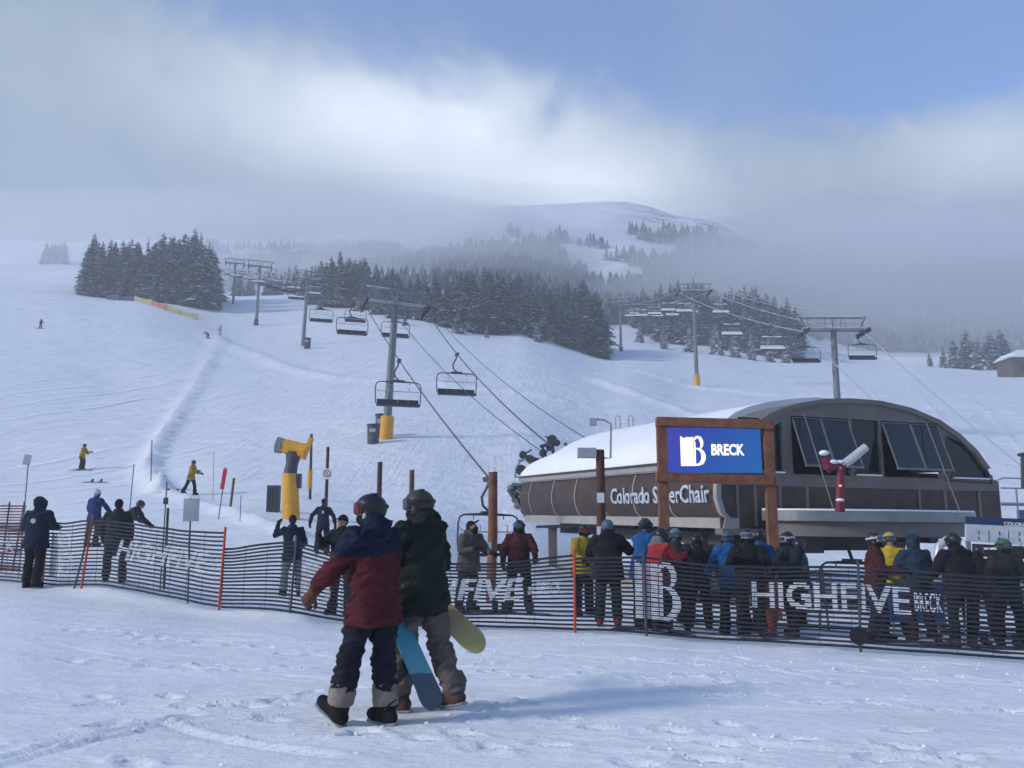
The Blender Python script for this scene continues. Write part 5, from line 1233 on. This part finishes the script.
# ------------------------------------------------------------------ net fences with lettering
M_net = mat('black_netting', (.022, .025, .034), .8, 6, .2); M_orange = mat('orange_red_pole', (.55, .06, .02), .5, 4, .15)
M_bamboo = mat('weathered_bamboo', (.16, .10, .06), .7, 6, .3)
def tri_inside(px, py, V_, T_):
    ins = np.zeros(px.shape, bool)
    for a, b_, c in T_:
        A, Bv, Cv = V_[a], V_[b_], V_[c]
        d = (Bv[1] - Cv[1]) * (A[0] - Cv[0]) + (Cv[0] - Bv[0]) * (A[1] - Cv[1])
        if abs(d) < 1e-12: continue
        l1 = ((Bv[1] - Cv[1]) * (px - Cv[0]) + (Cv[0] - Bv[0]) * (py - Cv[1])) / d
        l2 = ((Cv[1] - A[1]) * (px - Cv[0]) + (A[0] - Cv[0]) * (py - Cv[1])) / d
        ins |= (l1 >= 0) & (l2 >= 0) & (l1 + l2 <= 1)
    return ins
def path_sampler(pts, step=.06):
    pts = [Vector(p) for p in pts]; out = []; s = 0
    seg = []
    for a, b_ in zip(pts, pts[1:]): seg.append((s, a, b_)); s += (b_ - a).length
    n = int(s / step)
    def at(q):
        q = max(0, min(s, q))
        for s0, a, b_ in reversed(seg):
            if q >= s0: return a.lerp(b_, (q - s0) / max(1e-6, (b_ - a).length))
        return pts[0]
    return at, s
def net_fence(name, label, knots, hgt, printed, posts, group, seed=0, nstrip=17, droop=.05):
    """knots: (u, D, v_top or None); printed: (text|'LOGO', u0, u1, v_low frac, v_high frac)"""
    gp = [G(u, D) for u, D in knots]; at, S = path_sampler([Vector((p.x, p.y, 0)) for p in gp])
    zat = lambda q: H(at(q).x, at(q).y)
    n = max(8, int(S / .12)); root = thing(name, label, 'net fence', gp[0], 0, group); o = root.location.copy()
    base = [at(S * k / n) for k in range(n + 1)]; zb = np.array([H(p.x, p.y) for p in base])
    zb = np.convolve(np.pad(zb, 4, mode='edge'), np.ones(9) / 9, 'valid') + .06
    qs = np.linspace(0, S, n + 1); zfun = lambda q: float(np.interp(q, qs, zb))
    pq = []
    def q_of_u(u):
        us = [proj((p.x, p.y, z))[0] for p, z in zip(base, zb)]; return float(np.interp(u, us, qs))
    for pu in posts: pq.append(q_of_u(pu[0]))
    def sag(q, k):
        d = min([abs(q - x) for x in pq] + [9]); return -droop * min(1, d / 1.2) * (k / nstrip) ** 1.5 + .012 * mnoise.noise(Vector((q * 1.3, k * .35, seed)))
    tan = [(base[min(i + 1, n)] - base[max(i - 1, 0)]).normalized() for i in range(n + 1)]
    def pos(q, zz, k, off=0.):
        i = min(n, max(0, int(round(q / S * n)))); t_ = tan[i]; nrm = Vector((t_.y, -t_.x, 0))
        wob = .03 * mnoise.noise(Vector((q * .8, zz * 1.5, seed + 9)))
        return at(q) + nrm * (off + wob) + Vector((0, 0, zfun(q) + zz + sag(q, k))) - o
    m = MB()
    for k in range(nstrip + 1):
        zz = hgt * k / nstrip; th = .036 if k in (0, nstrip) else .031
        vs = []
        for i in range(n + 1):
            q = S * i / n; a = pos(q, zz, k); tt = tan[i]; nrm = Vector((tt.y, -tt.x, 0)) * .004
            vs += [a + nrm + Vector((0, 0, -th / 2)), a + nrm + Vector((0, 0, th / 2)), a - nrm + Vector((0, 0, th / 2)), a - nrm + Vector((0, 0, -th / 2))]
        m.add(vs, [(4 * i + j, 4 * i + (j + 1) % 4, 4 * i + 4 + (j + 1) % 4, 4 * i + 4 + j) for i in range(n) for j in range(4)])
    for i in range(int(S / .45)):
        q = i * .45; 
        a = pos(q, 0, 0); b_ = pos(q, hgt, nstrip); m.bar(a, b_, .006, .004)
    m.build('netting', M_net, root)
    for (txt, u0, u1, f0, f1, sh) in printed:
        qa, qb = q_of_u(u0), q_of_u(u1); w = qb - qa; h = (f1 - f0) * hgt
        if txt == 'LOGO':
            V_ = []; T_ = []
            for kk, q in LOGO:
                i0 = len(V_); V_ += q; T_ += [(i0, i0 + j, i0 + j + 1) for j in range(1, len(q) - 1)]
            V_ = np.array(V_)
        else: V_, T_ = text_tris(txt, 1, .025, sh)
        V_ = V_ / V_.max(axis=0) * np.array([w, h])
        nx_ = int(w / .014); xs = (np.arange(nx_) + .5) * w / nx_
        m = MB()
        for k in range(nstrip + 1):
            for sub in (0, 1):
                zz = hgt * (k + .32 + sub * .38) / nstrip; y = zz - f0 * hgt
                if not 0 < y < h: continue
                ins = tri_inside(xs, np.full(nx_, y), V_, T_)
                i = 0
                while i < nx_:
                    if ins[i]:
                        j = i
                        while j + 1 < nx_ and ins[j + 1]: j += 1
                        q0, q1 = qa + xs[i] - .007, qa + xs[j] + .007; hh = hgt / nstrip * .15
                        c = [pos(q0, zz - hh, k, .008), pos(q1, zz - hh, k, .008), pos(q1, zz + hh, k, .008), pos(q0, zz + hh, k, .008)]
                        d = [pos(q0, zz - hh, k, .004), pos(q1, zz - hh, k, .004), pos(q1, zz + hh, k, .004), pos(q0, zz + hh, k, .004)]
                        m.add(c + d, [(0,1,2,3),(7,6,5,4),(0,4,5,1),(3,2,6,7),(0,3,7,4),(1,5,6,2)]); i = j + 1
                    else: i += 1
        m.build('printed_logo' if txt == 'LOGO' else 'lettering', M_print, root)
    for (pu, lean, kind) in posts:
        q = q_of_u(pu); p = at(q); zz = zfun(q); m = MB()
        a = Vector((p.x, p.y, zz - .25)) - o + Vector((-lean * .3, -.03, 0)); b_ = Vector((p.x, p.y, zz + hgt + .10)) - o + Vector((lean, -.03, 0))
        m.tube([a, b_], .02 if kind != 'o' else .022, 8); po = m.build('post', M_orange if kind == 'o' else M_dsteel, root, smooth='auto')
        if kind == 'disc':
            m = MB(); m.tube([a + Vector((-.03, -.05, .42)), a + Vector((-.03, -.09, .42))], .13, 16); m.build('clamp_disc', M_black, po)
nf = None
net_fence('net_fence', 'black printed netting by the navy hooded man, ending at the tall orange pole', [(-90, 20.6), (0, 19.4), (43, 18.6), (100, 17.5), (160, 16.5), (220, 15.6)], 1.22,
          [('BRECK', -34, 13, .50, .68, .15), ('LOGO', 48, 71, .12, .86, 0), ('HIGHFIVE', 114, 207, .42, .74, .25), ('at BRECK', 211, 236, .50, .64, .2)],
          [(43, .02, 'o'), (83, .10, 'o'), (77, .22, 'd'), (220, .03, 'o')], nf, 1)
net_fence('net_fence', 'black strip netting that sags behind the two walkers, printed HIGHFIVE at BRECK', [(221, 15.6), (255, 15.3), (290, 15.1), (400, 14.8), (500, 14.6), (575, 14.4)], 1.12,
          [('LOGO', 300, 330, .15, .85, 0), ('HIGHFIVE', 372, 524, .38, .74, .2), ('at BRECK', 528, 562, .48, .66, .1)],
          [(291, .05, 'd'), (575, .0, 'o')], nf, 2, droop=.16)
net_fence('net_fence', 'black printed netting with the big pale mark, reading HIGHFIVE at BRECK before the queue', [(576, 14.4), (700, 14.0), (780, 13.75), (860, 13.3), (950, 12.9), (1024, 12.7), (1130, 12.5)], 1.12,
          [('LOGO', 636, 682, .18, .98, 0), ('HIGHFIVE', 754, 914, .44, .80, 0), ('BRECK', 918, 946, .50, .74, 0)],
          [(646, -.01, 'd'), (860, .04, 'disc'), (1105, .0, 'o')], nf, 3)
net_fence('net_fence', 'plain black netting of the inner queue lane behind the printed fence', [(690, 18.3), (780, 17.9), (850, 17.3), (1060, 16.6)], 1.0, [], [(690, 0, 'd'), (820, .05, 'd'), (828, -.06, 'd')], nf, 5, nstrip=10)
net_fence('net_fence', 'orange-red plastic netting bunched at the end of the black fence', [(-60, 23), (20, 22)], 1.5, [], [(2, .05, 'd'), (14, .12, 'd')], nf, 6, nstrip=22)
o_ = [o for o in COL.objects if o.name.startswith('net_fence') and o.parent is None][-1]
for c_ in o_.children:
    if c_.name.startswith('netting'): c_.data.materials[0] = mat('orange_netting', (.16, .03, .025), .7, 5, .3)
# yellow and orange banner fence far up the piste
a = [G(u, D) for u, D in ((134, 196), (152, 190), (166, 186), (198, 183))]
t = thing('banner_fence', 'low yellow banner fence with an orange stretch below the dark tree clump', 'banner fence', a[0]); 
for i, (m_, nm) in enumerate(((mat('banner_yellow', (.42, .38, .15), .8), 'yellow_banner'), (mat('banner_orange', (.50, .17, .11), .8), 'orange_banner'), (MATS['banner_yellow'], 'yellow_banner'))):
    p, q = a[i] - a[0], a[i + 1] - a[0]; mb = MB(); n = 8; vs = []
    for k in range(n + 1):
        c = p.lerp(q, k / n); w_ = .15 * math.sin(k * 1.7); vs += [c + Vector((0, w_, .15)), c + Vector((0, w_, 1.35 - .25 * math.sin(k / n * 3.14))), c + Vector((0, w_ + .03, 1.35 - .25 * math.sin(k / n * 3.14))), c + Vector((0, w_ + .03, .15))]
    mb.add(vs, [(4 * k + j, 4 * k + (j + 1) % 4, 4 * k + 4 + (j + 1) % 4, 4 * k + 4 + j) for k in range(n) for j in range(4)]); mb.build(nm, m_, t)
    MB().tube([p + Vector((0, 0, -.2)), p + Vector((0, 0, 2.1))], .05, 6).build('pole', M_bamboo, t)
a = G(120, 201); t = thing('crash_mat', 'blue padding propped at the foot of the dark tree clump', 'crash pad', a)
mb = MB(); mb.box((-1.6, 0, .5), (3.0, .5, 1.6)); mb.build('pad', mat('blue_padding', (.05, .08, .17), .7), t); mb = MB(); mb.box((1.7, .3, .3), (3.2, .5, 1.3)); mb.build('pad', MATS['blue_padding'], t)

# ------------------------------------------------------------------ poles and small signs
def pole(u, D, vt, label, r=.025, m=None, utop=None, vb=None, name='marker_pole', parent_cat='pole', extra=None):
    g = G(u, D); top = P(utop if utop is not None else u, vt, D)
    t = thing(name, label, parent_cat, g); MB().tube([(0, 0, -.2), top - g], r, 8).build('shaft', m or M_dsteel, t, smooth='auto')
    if extra: extra(t, g, lambda uu, vv, D2=D: P(uu, vv, D2) - g)
    return t
def plate(uc, vc, w, h, m, nm='plate', dy=-.04, rot=0):
    def f(t, g, L_):
        c = L_(uc, vc); mb = MB(); mb.box((c.x, c.y + dy, c.z), (w, .02, h), Matrix.Rotation(rot, 3, 'Y')); mb.build(nm, m, t)
    return f
M_redf = mat('red_flag_vinyl', (.45, .03, .04), .6)
pole(188, 16.9, 498, 'slim pole carrying a blank grey square sign back above the black netting', .015, None, 191, name='sign_pole', parent_cat='sign', extra=plate(192, 510, .29, .42, M_bgrey, 'sign_plate'))
pole(19, 21.5, 455, 'tilted slim pole with a small pale sign near the bunched orange netting', .012, None, 29, name='sign_pole', parent_cat='sign', extra=plate(28, 460, .17, .25, M_bgrey, 'sign_plate', rot=.15))
pole(160, 19.5, 482, 'thin dark pole with a small box clipped low on it, behind the lettered netting', .014, None, 167, extra=plate(166.5, 501, .10, .14, M_dsteel, 'clip_box'))
pole(164, 19.8, 508, 'short thick dark stick leaning against the thin boxed pole', .03, None, 168)
pole(125, 26, 464, 'bare thin pole standing just beyond the bending skier', .014, None, 134)
pole(151, 50, 440, 'thin pole at the bend of the snow bank by the piste', .03, None, 152)
pole(218, 37, 467, 'thin pole with a long red and white flag below its top', .022, None, 226, name='flag_pole', extra=plate(224, 479, .16, .85, M_redf, 'flag', rot=.12))
pole(230, 41, 478, 'dark weathered stub of a pole beside the flagged pole', .06, M_bamboo, 234)
pole(240, 36, 495, 'thin short stake downhill of the flagged pole', .016, None, 241)
pole(213, 44, 452, 'faint thin pole uphill of the man in the yellow jacket', .012, None, 214)
pole(310, 46, 434, 'short dark post with a yellow pad near its foot, right of the yellow snow gun', .07, mat('dark_post', (.07, .05, .045), .7), 311.5,
     extra=lambda t, g, L_: MB().tube([L_(309.5, 489), L_(310, 470)], .13, 10).build('foot_pad', M_yellow, t, smooth='auto'))
def nosign(t, g, L_):
    c = L_(327.5, 474); mb = MB(); mb.box((c.x, c.y - .09, c.z), (.30, .02, .36)); s = mb.build('notice', mat('white_notice', (.7, .7, .72), .5), t)
    mb = MB(); n = 20
    mb.tube([(c.x + .11 * math.cos(2 * math.pi * i / n), c.y - .105, c.z + .01 + .11 * math.sin(2 * math.pi * i / n)) for i in range(n + 1)], .014, 6, cap=False)
    mb.bar((c.x - .08, c.y - .105, c.z + .09), (c.x + .08, c.y - .105, c.z - .07), .022, .01); mb.build('prohibition_ring', mat('red_brown_ink', (.35, .04, .04), .5), s)
    mb = MB(); mb.bar((c.x - .03, c.y - .104, c.z - .05), (c.x + .01, c.y - .104, c.z + .06), .03, .006); mb.bar((c.x + .01, c.y - .104, c.z), (c.x + .05, c.y - .104, c.z - .05), .02, .006); mb.build('figure_mark', M_black, s)
M_post = mat('dark_red_timber', (.085, .035, .03), .75, 5, .3, .4, 16)
def timber(u, D, vt, label, r, utop=None, extra=None, m=None):
    g = G(u, D); top = P(utop or u, vt, D) - g; t = thing('timber_post', label, 'post', g); MB().tube([(0, 0, -.3), (top.x, 0, top.z * .5), (top.x, 0, top.z)], [r, r, r * .93], 14).build('shaft', m or M_post, t, smooth='auto')
    mb = MB(); mb.ell((top.x, 0, top.z), (r * .8, r * .8, .03)); mb.build('snow_cap', M_snow, t)
    if extra: extra(t, g, lambda uu, vv, D2=D: P(uu, vv, D2) - g)
timber(325, 30, 447, 'slim dark red post bearing a small round prohibition notice', .055, 328, nosign)
timber(378, 26, 462, 'dark red post rising just behind the maroon jacket walker', .075, 380)
timber(411, 26, 470, 'shorter post rising behind the olive helmet', .075, 412, m=mat('brown_timber', (.12, .065, .04), .75, 5, .3))
timber(490, 20.3, 472, 'thick red-brown post standing between the tan and the maroon jackets', .11, 493, m=M_wood,
       extra=lambda t, g, L_: [mb_ for mb_ in [MB().box(L_(489, 546) + Vector((0, -.12, 0)), (.12, .02, .18)).build('tag_plate', M_bgrey, t)]])
def devices(t, g, L_):
    MB().box(L_(589, 453) + Vector((-.05, .0, 0)), (.42, .25, .22)).build('loudspeaker', M_bgrey, t)
    mb = MB(); mb.tube([L_(603, 458), L_(610.5, 458), L_(611, 424), L_(604, 420), L_(594, 419)], .022, 8); mb.build('lamp_bracket', M_steel, t, smooth='auto')
    mb = MB(); a = L_(593, 422); mb.box(a + Vector((0, 0, 0)), (.16, .2, .16)); mb.build('lamp_head', M_bgrey, t)
    MB().box(L_(600, 498) + Vector((0, -.14, 0)), (.16, .02, .22)).build('notice', MATS['white_notice'], t)
    MB().box(L_(598.5, 531) + Vector((0, -.14, 0)), (.10, .02, .20)).build('notice', MATS['white_notice'], t)
timber(599, 20.5, 450, 'dark timber post carrying a grey loudspeaker and hooked lamp before the station wall', .105, 600, devices)
for u in (619.5, 632.5):
    g = G(u, 62); mb = MB(); w_ = .16; a = P(u, 434, 62) - g; b_ = P(u, 416, 62) - g
    lab = 'slim grey metal hoop on the snow beyond the station roof, ' + ('nearer the hooked lamp' if u < 625 else 'nearer the lit sign')
    mb.tube([(-w_, 0, a.z - 2.5), (-w_, 0, b_.z - .1), (-w_ * .6, 0, b_.z), (w_ * .6, 0, b_.z), (w_, 0, b_.z - .1), (w_, 0, a.z - 2.5)], .035, 8)
    tag(mb.build('metal_hoop', M_steel, None, smooth='auto', loc=g), lab, 'hoop')
# bins
def bin_(u, D, w, h, label, name='litter_bin'):
    g = G(u, D); t = thing(name, label, 'bin', g)
    MB().tube([(0, 0, -.1), (0, 0, h)], [w * .46, w * .5], 16).build('body', M_dsteel, t, smooth='auto')
    MB().tube([(0, 0, h), (0, 0, h + .1), (0, 0, h + .14)], [w * .54, w * .54, w * .3], 16).build('lid', M_black, t, smooth='auto')
    MB().box((0, -w * .49, h * .7), (w * .5, .03, h * .2)).build('band', M_bgrey, t)
bin_(307, 148, 1.2, 1.7, 'lone dark bin on the snow beside the second middle tower')
bin_(373, 68, .95, 1.35, 'nearer dark bin of the pair beside the padded tower')
bin_(380, 71, .8, 1.7, 'farther dark bin of the pair, half behind its neighbour at the padded tower')
g = G(273, 40); t = thing('junction_box', 'dark grey ribbed box standing left of the yellow snow gun', 'box', g)
MB().box((0, 0, .55), (.52, .4, 1.2)).build('body', mat('box_grey', (.07, .08, .10), .6), t); mb = MB()
for k in range(5): mb.box((-.2 + .1 * k, -.21, .55), (.03, .02, 1.05))
mb.build('rib', M_dsteel, t)
# yellow snow gun on its tower
g = G(291, 38); yg = thing('snow_gun', 'tall yellow snow gun on a padded yellow stand beside the dark box', 'snow gun', g); Lg = lambda u, v, D=38: P(u, v, D) - g
a = Lg(290, 474); MB().tube([(0, 0, -.3), (0, 0, .1), (a.x, 0, a.z), (a.x + .02, 0, a.z + .05)], [.36, .36, .33, .2], 18).build('stand_pad', M_yellow, yg, smooth='auto')
b_ = Lg(294, 452); MB().tube([a, Lg(292, 464), b_], [.28, .25, .34], 14).build('swivel', M_dsteel, yg, smooth='auto')
p0, p1 = Lg(282, 446), Lg(306, 452); mb = MB(); mb.bar(p0, p1, .52, .45, up=(0, 0, 1)); mb.tube([p0 + Vector((.1, 0, 0)), p1], [.30, .34], 8); mb.build('barrel', M_yellow, yg)
mb = MB(); mb.tube([p0 + Vector((-.22, 0, .05)), p0 + Vector((.02, 0, 0))], [.35, .33], 16); mb.build('nozzle_ring', mat('gun_mouth_grey', (.22, .24, .28), .5), yg, smooth='auto')
mb = MB(); mb.box(p1 + Vector((.05, 0, .15)), (.12, .5, .95), Matrix.Rotation(.35, 3, 'Y')); mb.build('rear_shroud', M_yellow, yg)
MB().box(Lg(299, 481), (.18, .3, .6)).build('control_box', M_dsteel, yg)
# trail board and wait-time screen by the station
t = thing('trail_board', 'long white trail board with a navy heading, at the end of the station platform', 'sign', P(985, 535, 20.5)); tl = t.location.copy(); Lt = lambda u, v, D=20.5: P(u, v, D) - tl
p0, p1 = Lt(966, 516.5), Lt(1075, 521); q0, q1 = Lt(966, 541), Lt(1075, 549); c0, c1 = Lt(966, 524), Lt(1075, 529)
def quadslab(a, b_, c, d, y, nm, m_, par):
    mb = MB(); vs = [Vector((p.x, y, p.z)) for p in (a, b_, c, d)] + [Vector((p.x, y + .05, p.z)) for p in (a, b_, c, d)]
    mb.add(vs, [(0,1,2,3),(7,6,5,4),(0,4,5,1),(3,2,6,7),(0,3,7,4),(1,5,6,2)]); return mb.build(nm, m_, par)
wb = quadslab(q0, q1, c1, c0, 0, 'white_panel', mat('board_white', (.55, .58, .63), .5), t)
hb = quadslab(c0, c1, p1, p0, 0, 'navy_heading', mat('board_navy', (.02, .04, .12), .5), t)
a = Lt(1004, 525.6); text_mb('COLORADO', 1, (a.x, -.002, a.z), (1, 0, -.045), (0, 0, 1), .006, bold=.02, width=.68, height=.085).build('lettering', mat('white_paint', (.8, .8, .8), .5), hb)
for s_, u in (('1', 978.5), ('2', 998.5), ('3', 1018.5)):
    for dv in (0, 6):
        a = Lt(u, 534 + dv + (u - 978) * .04); text_mb(s_, .10, (a.x, -.002, a.z), (1, 0, 0), (0, 0, 1), .006, bold=.02).build('number', M_black, wb)
mb = MB()
for u in (989, 1008.5, 1028): a = Lt(u, 541.5); b2 = Lt(u, 530); mb.bar((a.x, -.004, a.z), (b2.x, -.004, b2.z), .012, .004)
mb.build('divider', MATS['board_navy'], wb)
for u in (969, 1060): mb = MB(); a = Lt(u, 530); gg = H(P(u, 530, 20.5).x, 20.6) - tl.z; mb.bar((a.x, .09, gg - .2), (a.x, .09, a.z), .08); mb.build('support_post', M_steel, t)
t = thing('message_screen', 'dark message screen hung just below the trail board', 'screen', P(990, 550, 20.1)); tl = t.location.copy()
mb = MB(); a = P(974, 550, 20.1) - tl; b2 = P(1030, 553, 20.1) - tl; mb.bar(a, b2, .16, .27); mb.build('case', M_black, t)
M_dim = mat('dim_led', (.3, .3, .32), .5, emit=((.7, .72, .78), .3)); a = P(984, 549.5, 20.0) - tl
for k_, (x0_, w_) in enumerate(((0, .09), (.12, .16), (.31, .07))): mb = MB(); mb.box((a.x + x0_ + w_ / 2, -.004 + a.y, a.z + .02), (w_, .01, .045)); mb.build('lit_segment', M_dim, t)
mb = MB(); mb.tube([P(991, 554, 20.2) - tl, P(993, 561, 20.2) - tl, P(999, 562, 20.2) - tl, P(1003, 557, 20.2) - tl], .03, 8); mb.build('bracket', M_steel, t)
# bent gate pipes
for u, D, lab, pts, rr in ((937, 17.6, 'thick pale bent pipe of the loading gate between the blue hood and the black coat', [(937, 640), (937, 562), (939, 546), (947, 540), (958, 540.5)], .085),
                       (911, 18.5, 'grey bent pipe of the loading gate behind the yellow jacket', [(905, 640), (906, 560), (909, 546), (910, 538)], .06)):
    g = G(u, D); t = thing('gate_pipe', lab, 'pipe', g); MB().tube([(P(a, b3, D) - g) if b3 < 630 else Vector(((P(a, 560, D) - g).x, 0, -.1)) for a, b3 in pts], rr, 12).build('bent_pipe', mat('pale_galvanised', (.5, .52, .55), .45, metal=.3), t, smooth='auto')
    MB().tube([Vector(((P(pts[0][0], 560, D) - g).x, 0, -.05)), Vector(((P(pts[0][0], 560, D) - g).x, 0, .06))], rr * 1.8, 12).build('foot_flange', M_steel, t)
# railing beyond the station end
g = G(1010, 33); t = thing('steel_railing', 'grey steel railing and ladder frame just past the curved station end', 'railing', g); Lr = lambda u, v: P(u, v, 33) - g
for v in (488, 504): mb = MB(); mb.tube([Lr(1001, v), Lr(1060, v + 1)], .03 if v < 500 else .07, 6); mb.build('rail', M_steel, t)
mb = MB(); mb.tube([Lr(998, 480), Lr(1003, 478), Lr(1040, 479)], .03, 6); mb.build('rail', M_steel, t)
for u in (1016, 1045): mb = MB(); mb.tube([Vector((Lr(u, 500).x, 0, -.2)), Lr(u, 488)], .035, 8); mb.build('upright', M_steel, t)
mb = MB(); mb.tube([Lr(1023, 488), Lr(1023, 456)], [.07, .09], 8); mb.tube([Lr(1018, 455), Lr(1030, 453)], .06, 8); mb.build('cable_anchor', M_dsteel, t)
MB().box(Lr(1024, 517), (.4, .2, .5)).build('blue_notice', mat('notice_blue', (.05, .09, .2), .5), t)
# far hut
g = G(1026, 215); t = thing('hut', 'low snow-roofed hut almost lost in the mist at the wood edge', 'hut', g)
h_ = P(1020, 360, 215).z - g.z
mb = MB(); mb.box((0, 0, h_ / 2 - .5), (10, 7, h_ + 1)); mb.build('wall', mat('hut_timber', (.10, .07, .06), .8), t)
mb = MB(); mb.prism([(-5.8, 0), (5.8, 0), (4.6, 1.7), (-3.4, 1.7)], (0, 4, h_), (1, 0, 0), (0, 0, 1), 8); mb.build('roof', M_snow, t)
MB().box((-2.5, -3.52, h_ * .45), (1.3, .06, h_ * .5)).build('window', M_glass, t)
# pedestal with an orange top among the queue
g = G(772, 16.2); t = thing('scan_pedestal', 'rusty-orange pedestal table behind the letters of the printed netting', 'pedestal', g); Lp = lambda u, v: P(u, v, 16.2) - g
a = Lp(772, 585); MB().box((0, 0, a.z), (.66, .45, .07)).build('table_top', mat('rusty_orange', (.42, .14, .05), .6, 5, .25), t)
MB().tube([(0, 0, -.1), (0, 0, .1), (0, 0, a.z - .04)], [.12, .09, .22], 12).build('stem', mat('orange_red_plastic', (.40, .07, .035), .6), t, smooth='auto')
g = G(921, 16.6); t = thing('banner_stand', 'bright blue padded banner between the yellow and the hooded jackets', 'banner', g)
a = P(905, 584, 16.6) - g; MB().box((-.05, 0, a.z - .33), (.95, .10, .66)).build('padded_panel', mat('banner_blue', (.015, .08, .26), .6, 4, .15), t); 
for x in (-.45, .35): mb = MB(); mb.tube([(x, .06, -.1), (x, .06, a.z)], .02, 8); mb.build('leg', M_steel, t)
# chairs inside the station, hung on the turning track
for (u, vt, D, rz, lab) in ((684, 557, 27.5, R(12), 'dark lift chair turning round under the station, behind the netting by the red jacket'),
                            (852, 562, 27, R(-68), 'lift chair seen edge-on under the station platform, left of the maroon jacket'),
                            (748, 556, 30, R(15), 'second dark lift chair deeper under the station, behind the blue jackets')):
    p = P(u, vt, D); o = put_chair(CH0, None, 0, lab, rz, None, 0, p + Vector((0, 0, 1.3)))

# loose crumbs of snow thrown up by boots and boards
rc = random.Random(99); mb = MB()
spots_ = [(fx + rc.gauss(0, .18), fy + rc.gauss(0, .12)) for fx, fy, a_ in FEET for _ in range(4)]
for (p0, p1, bend, w_, d_) in GROOVES:
    for _ in range(6):
        t_ = rc.random(); L_0 = math.hypot(p1[0] - p0[0], p1[1] - p0[1]); nx__, ny__ = -(p1[1] - p0[1]) / L_0, (p1[0] - p0[0]) / L_0; o__ = bend * 4 * t_ * (1 - t_) + rc.gauss(.08, .05)
        spots_.append((p0[0] + (p1[0] - p0[0]) * t_ + nx__ * o__, p0[1] + (p1[1] - p0[1]) * t_ + ny__ * o__))
spots_ += [(rc.uniform(-7, 7), rc.uniform(5.5, 13.5)) for _ in range(160)]
xs_ = np.array([p[0] for p in spots_]); ys_ = np.array([p[1] for p in spots_]); zs_ = hfull(xs_, ys_)
for x, y, z in zip(xs_, ys_, zs_):
    if y < 4.8: continue
    e = rc.choice((.004, .005, .007, .009, .014)); k0 = len(mb.v); mb.ell((x, y, z + e * .3), (e * rc.uniform(.8, 1.6), e * rc.uniform(.8, 1.3), e * .8), None, 6, 4)
    for i in range(k0, len(mb.v)): v_ = mb.v[i]; mb.v[i] = (v_[0] + rc.uniform(-.25, .25) * e, v_[1] + rc.uniform(-.25, .25) * e, v_[2] + rc.uniform(-.2, .2) * e)
tag(mb.build('snow_crumbs', M_snow), 'loose crumbs of snow scattered over the trodden foreground', None, None, 'stuff')
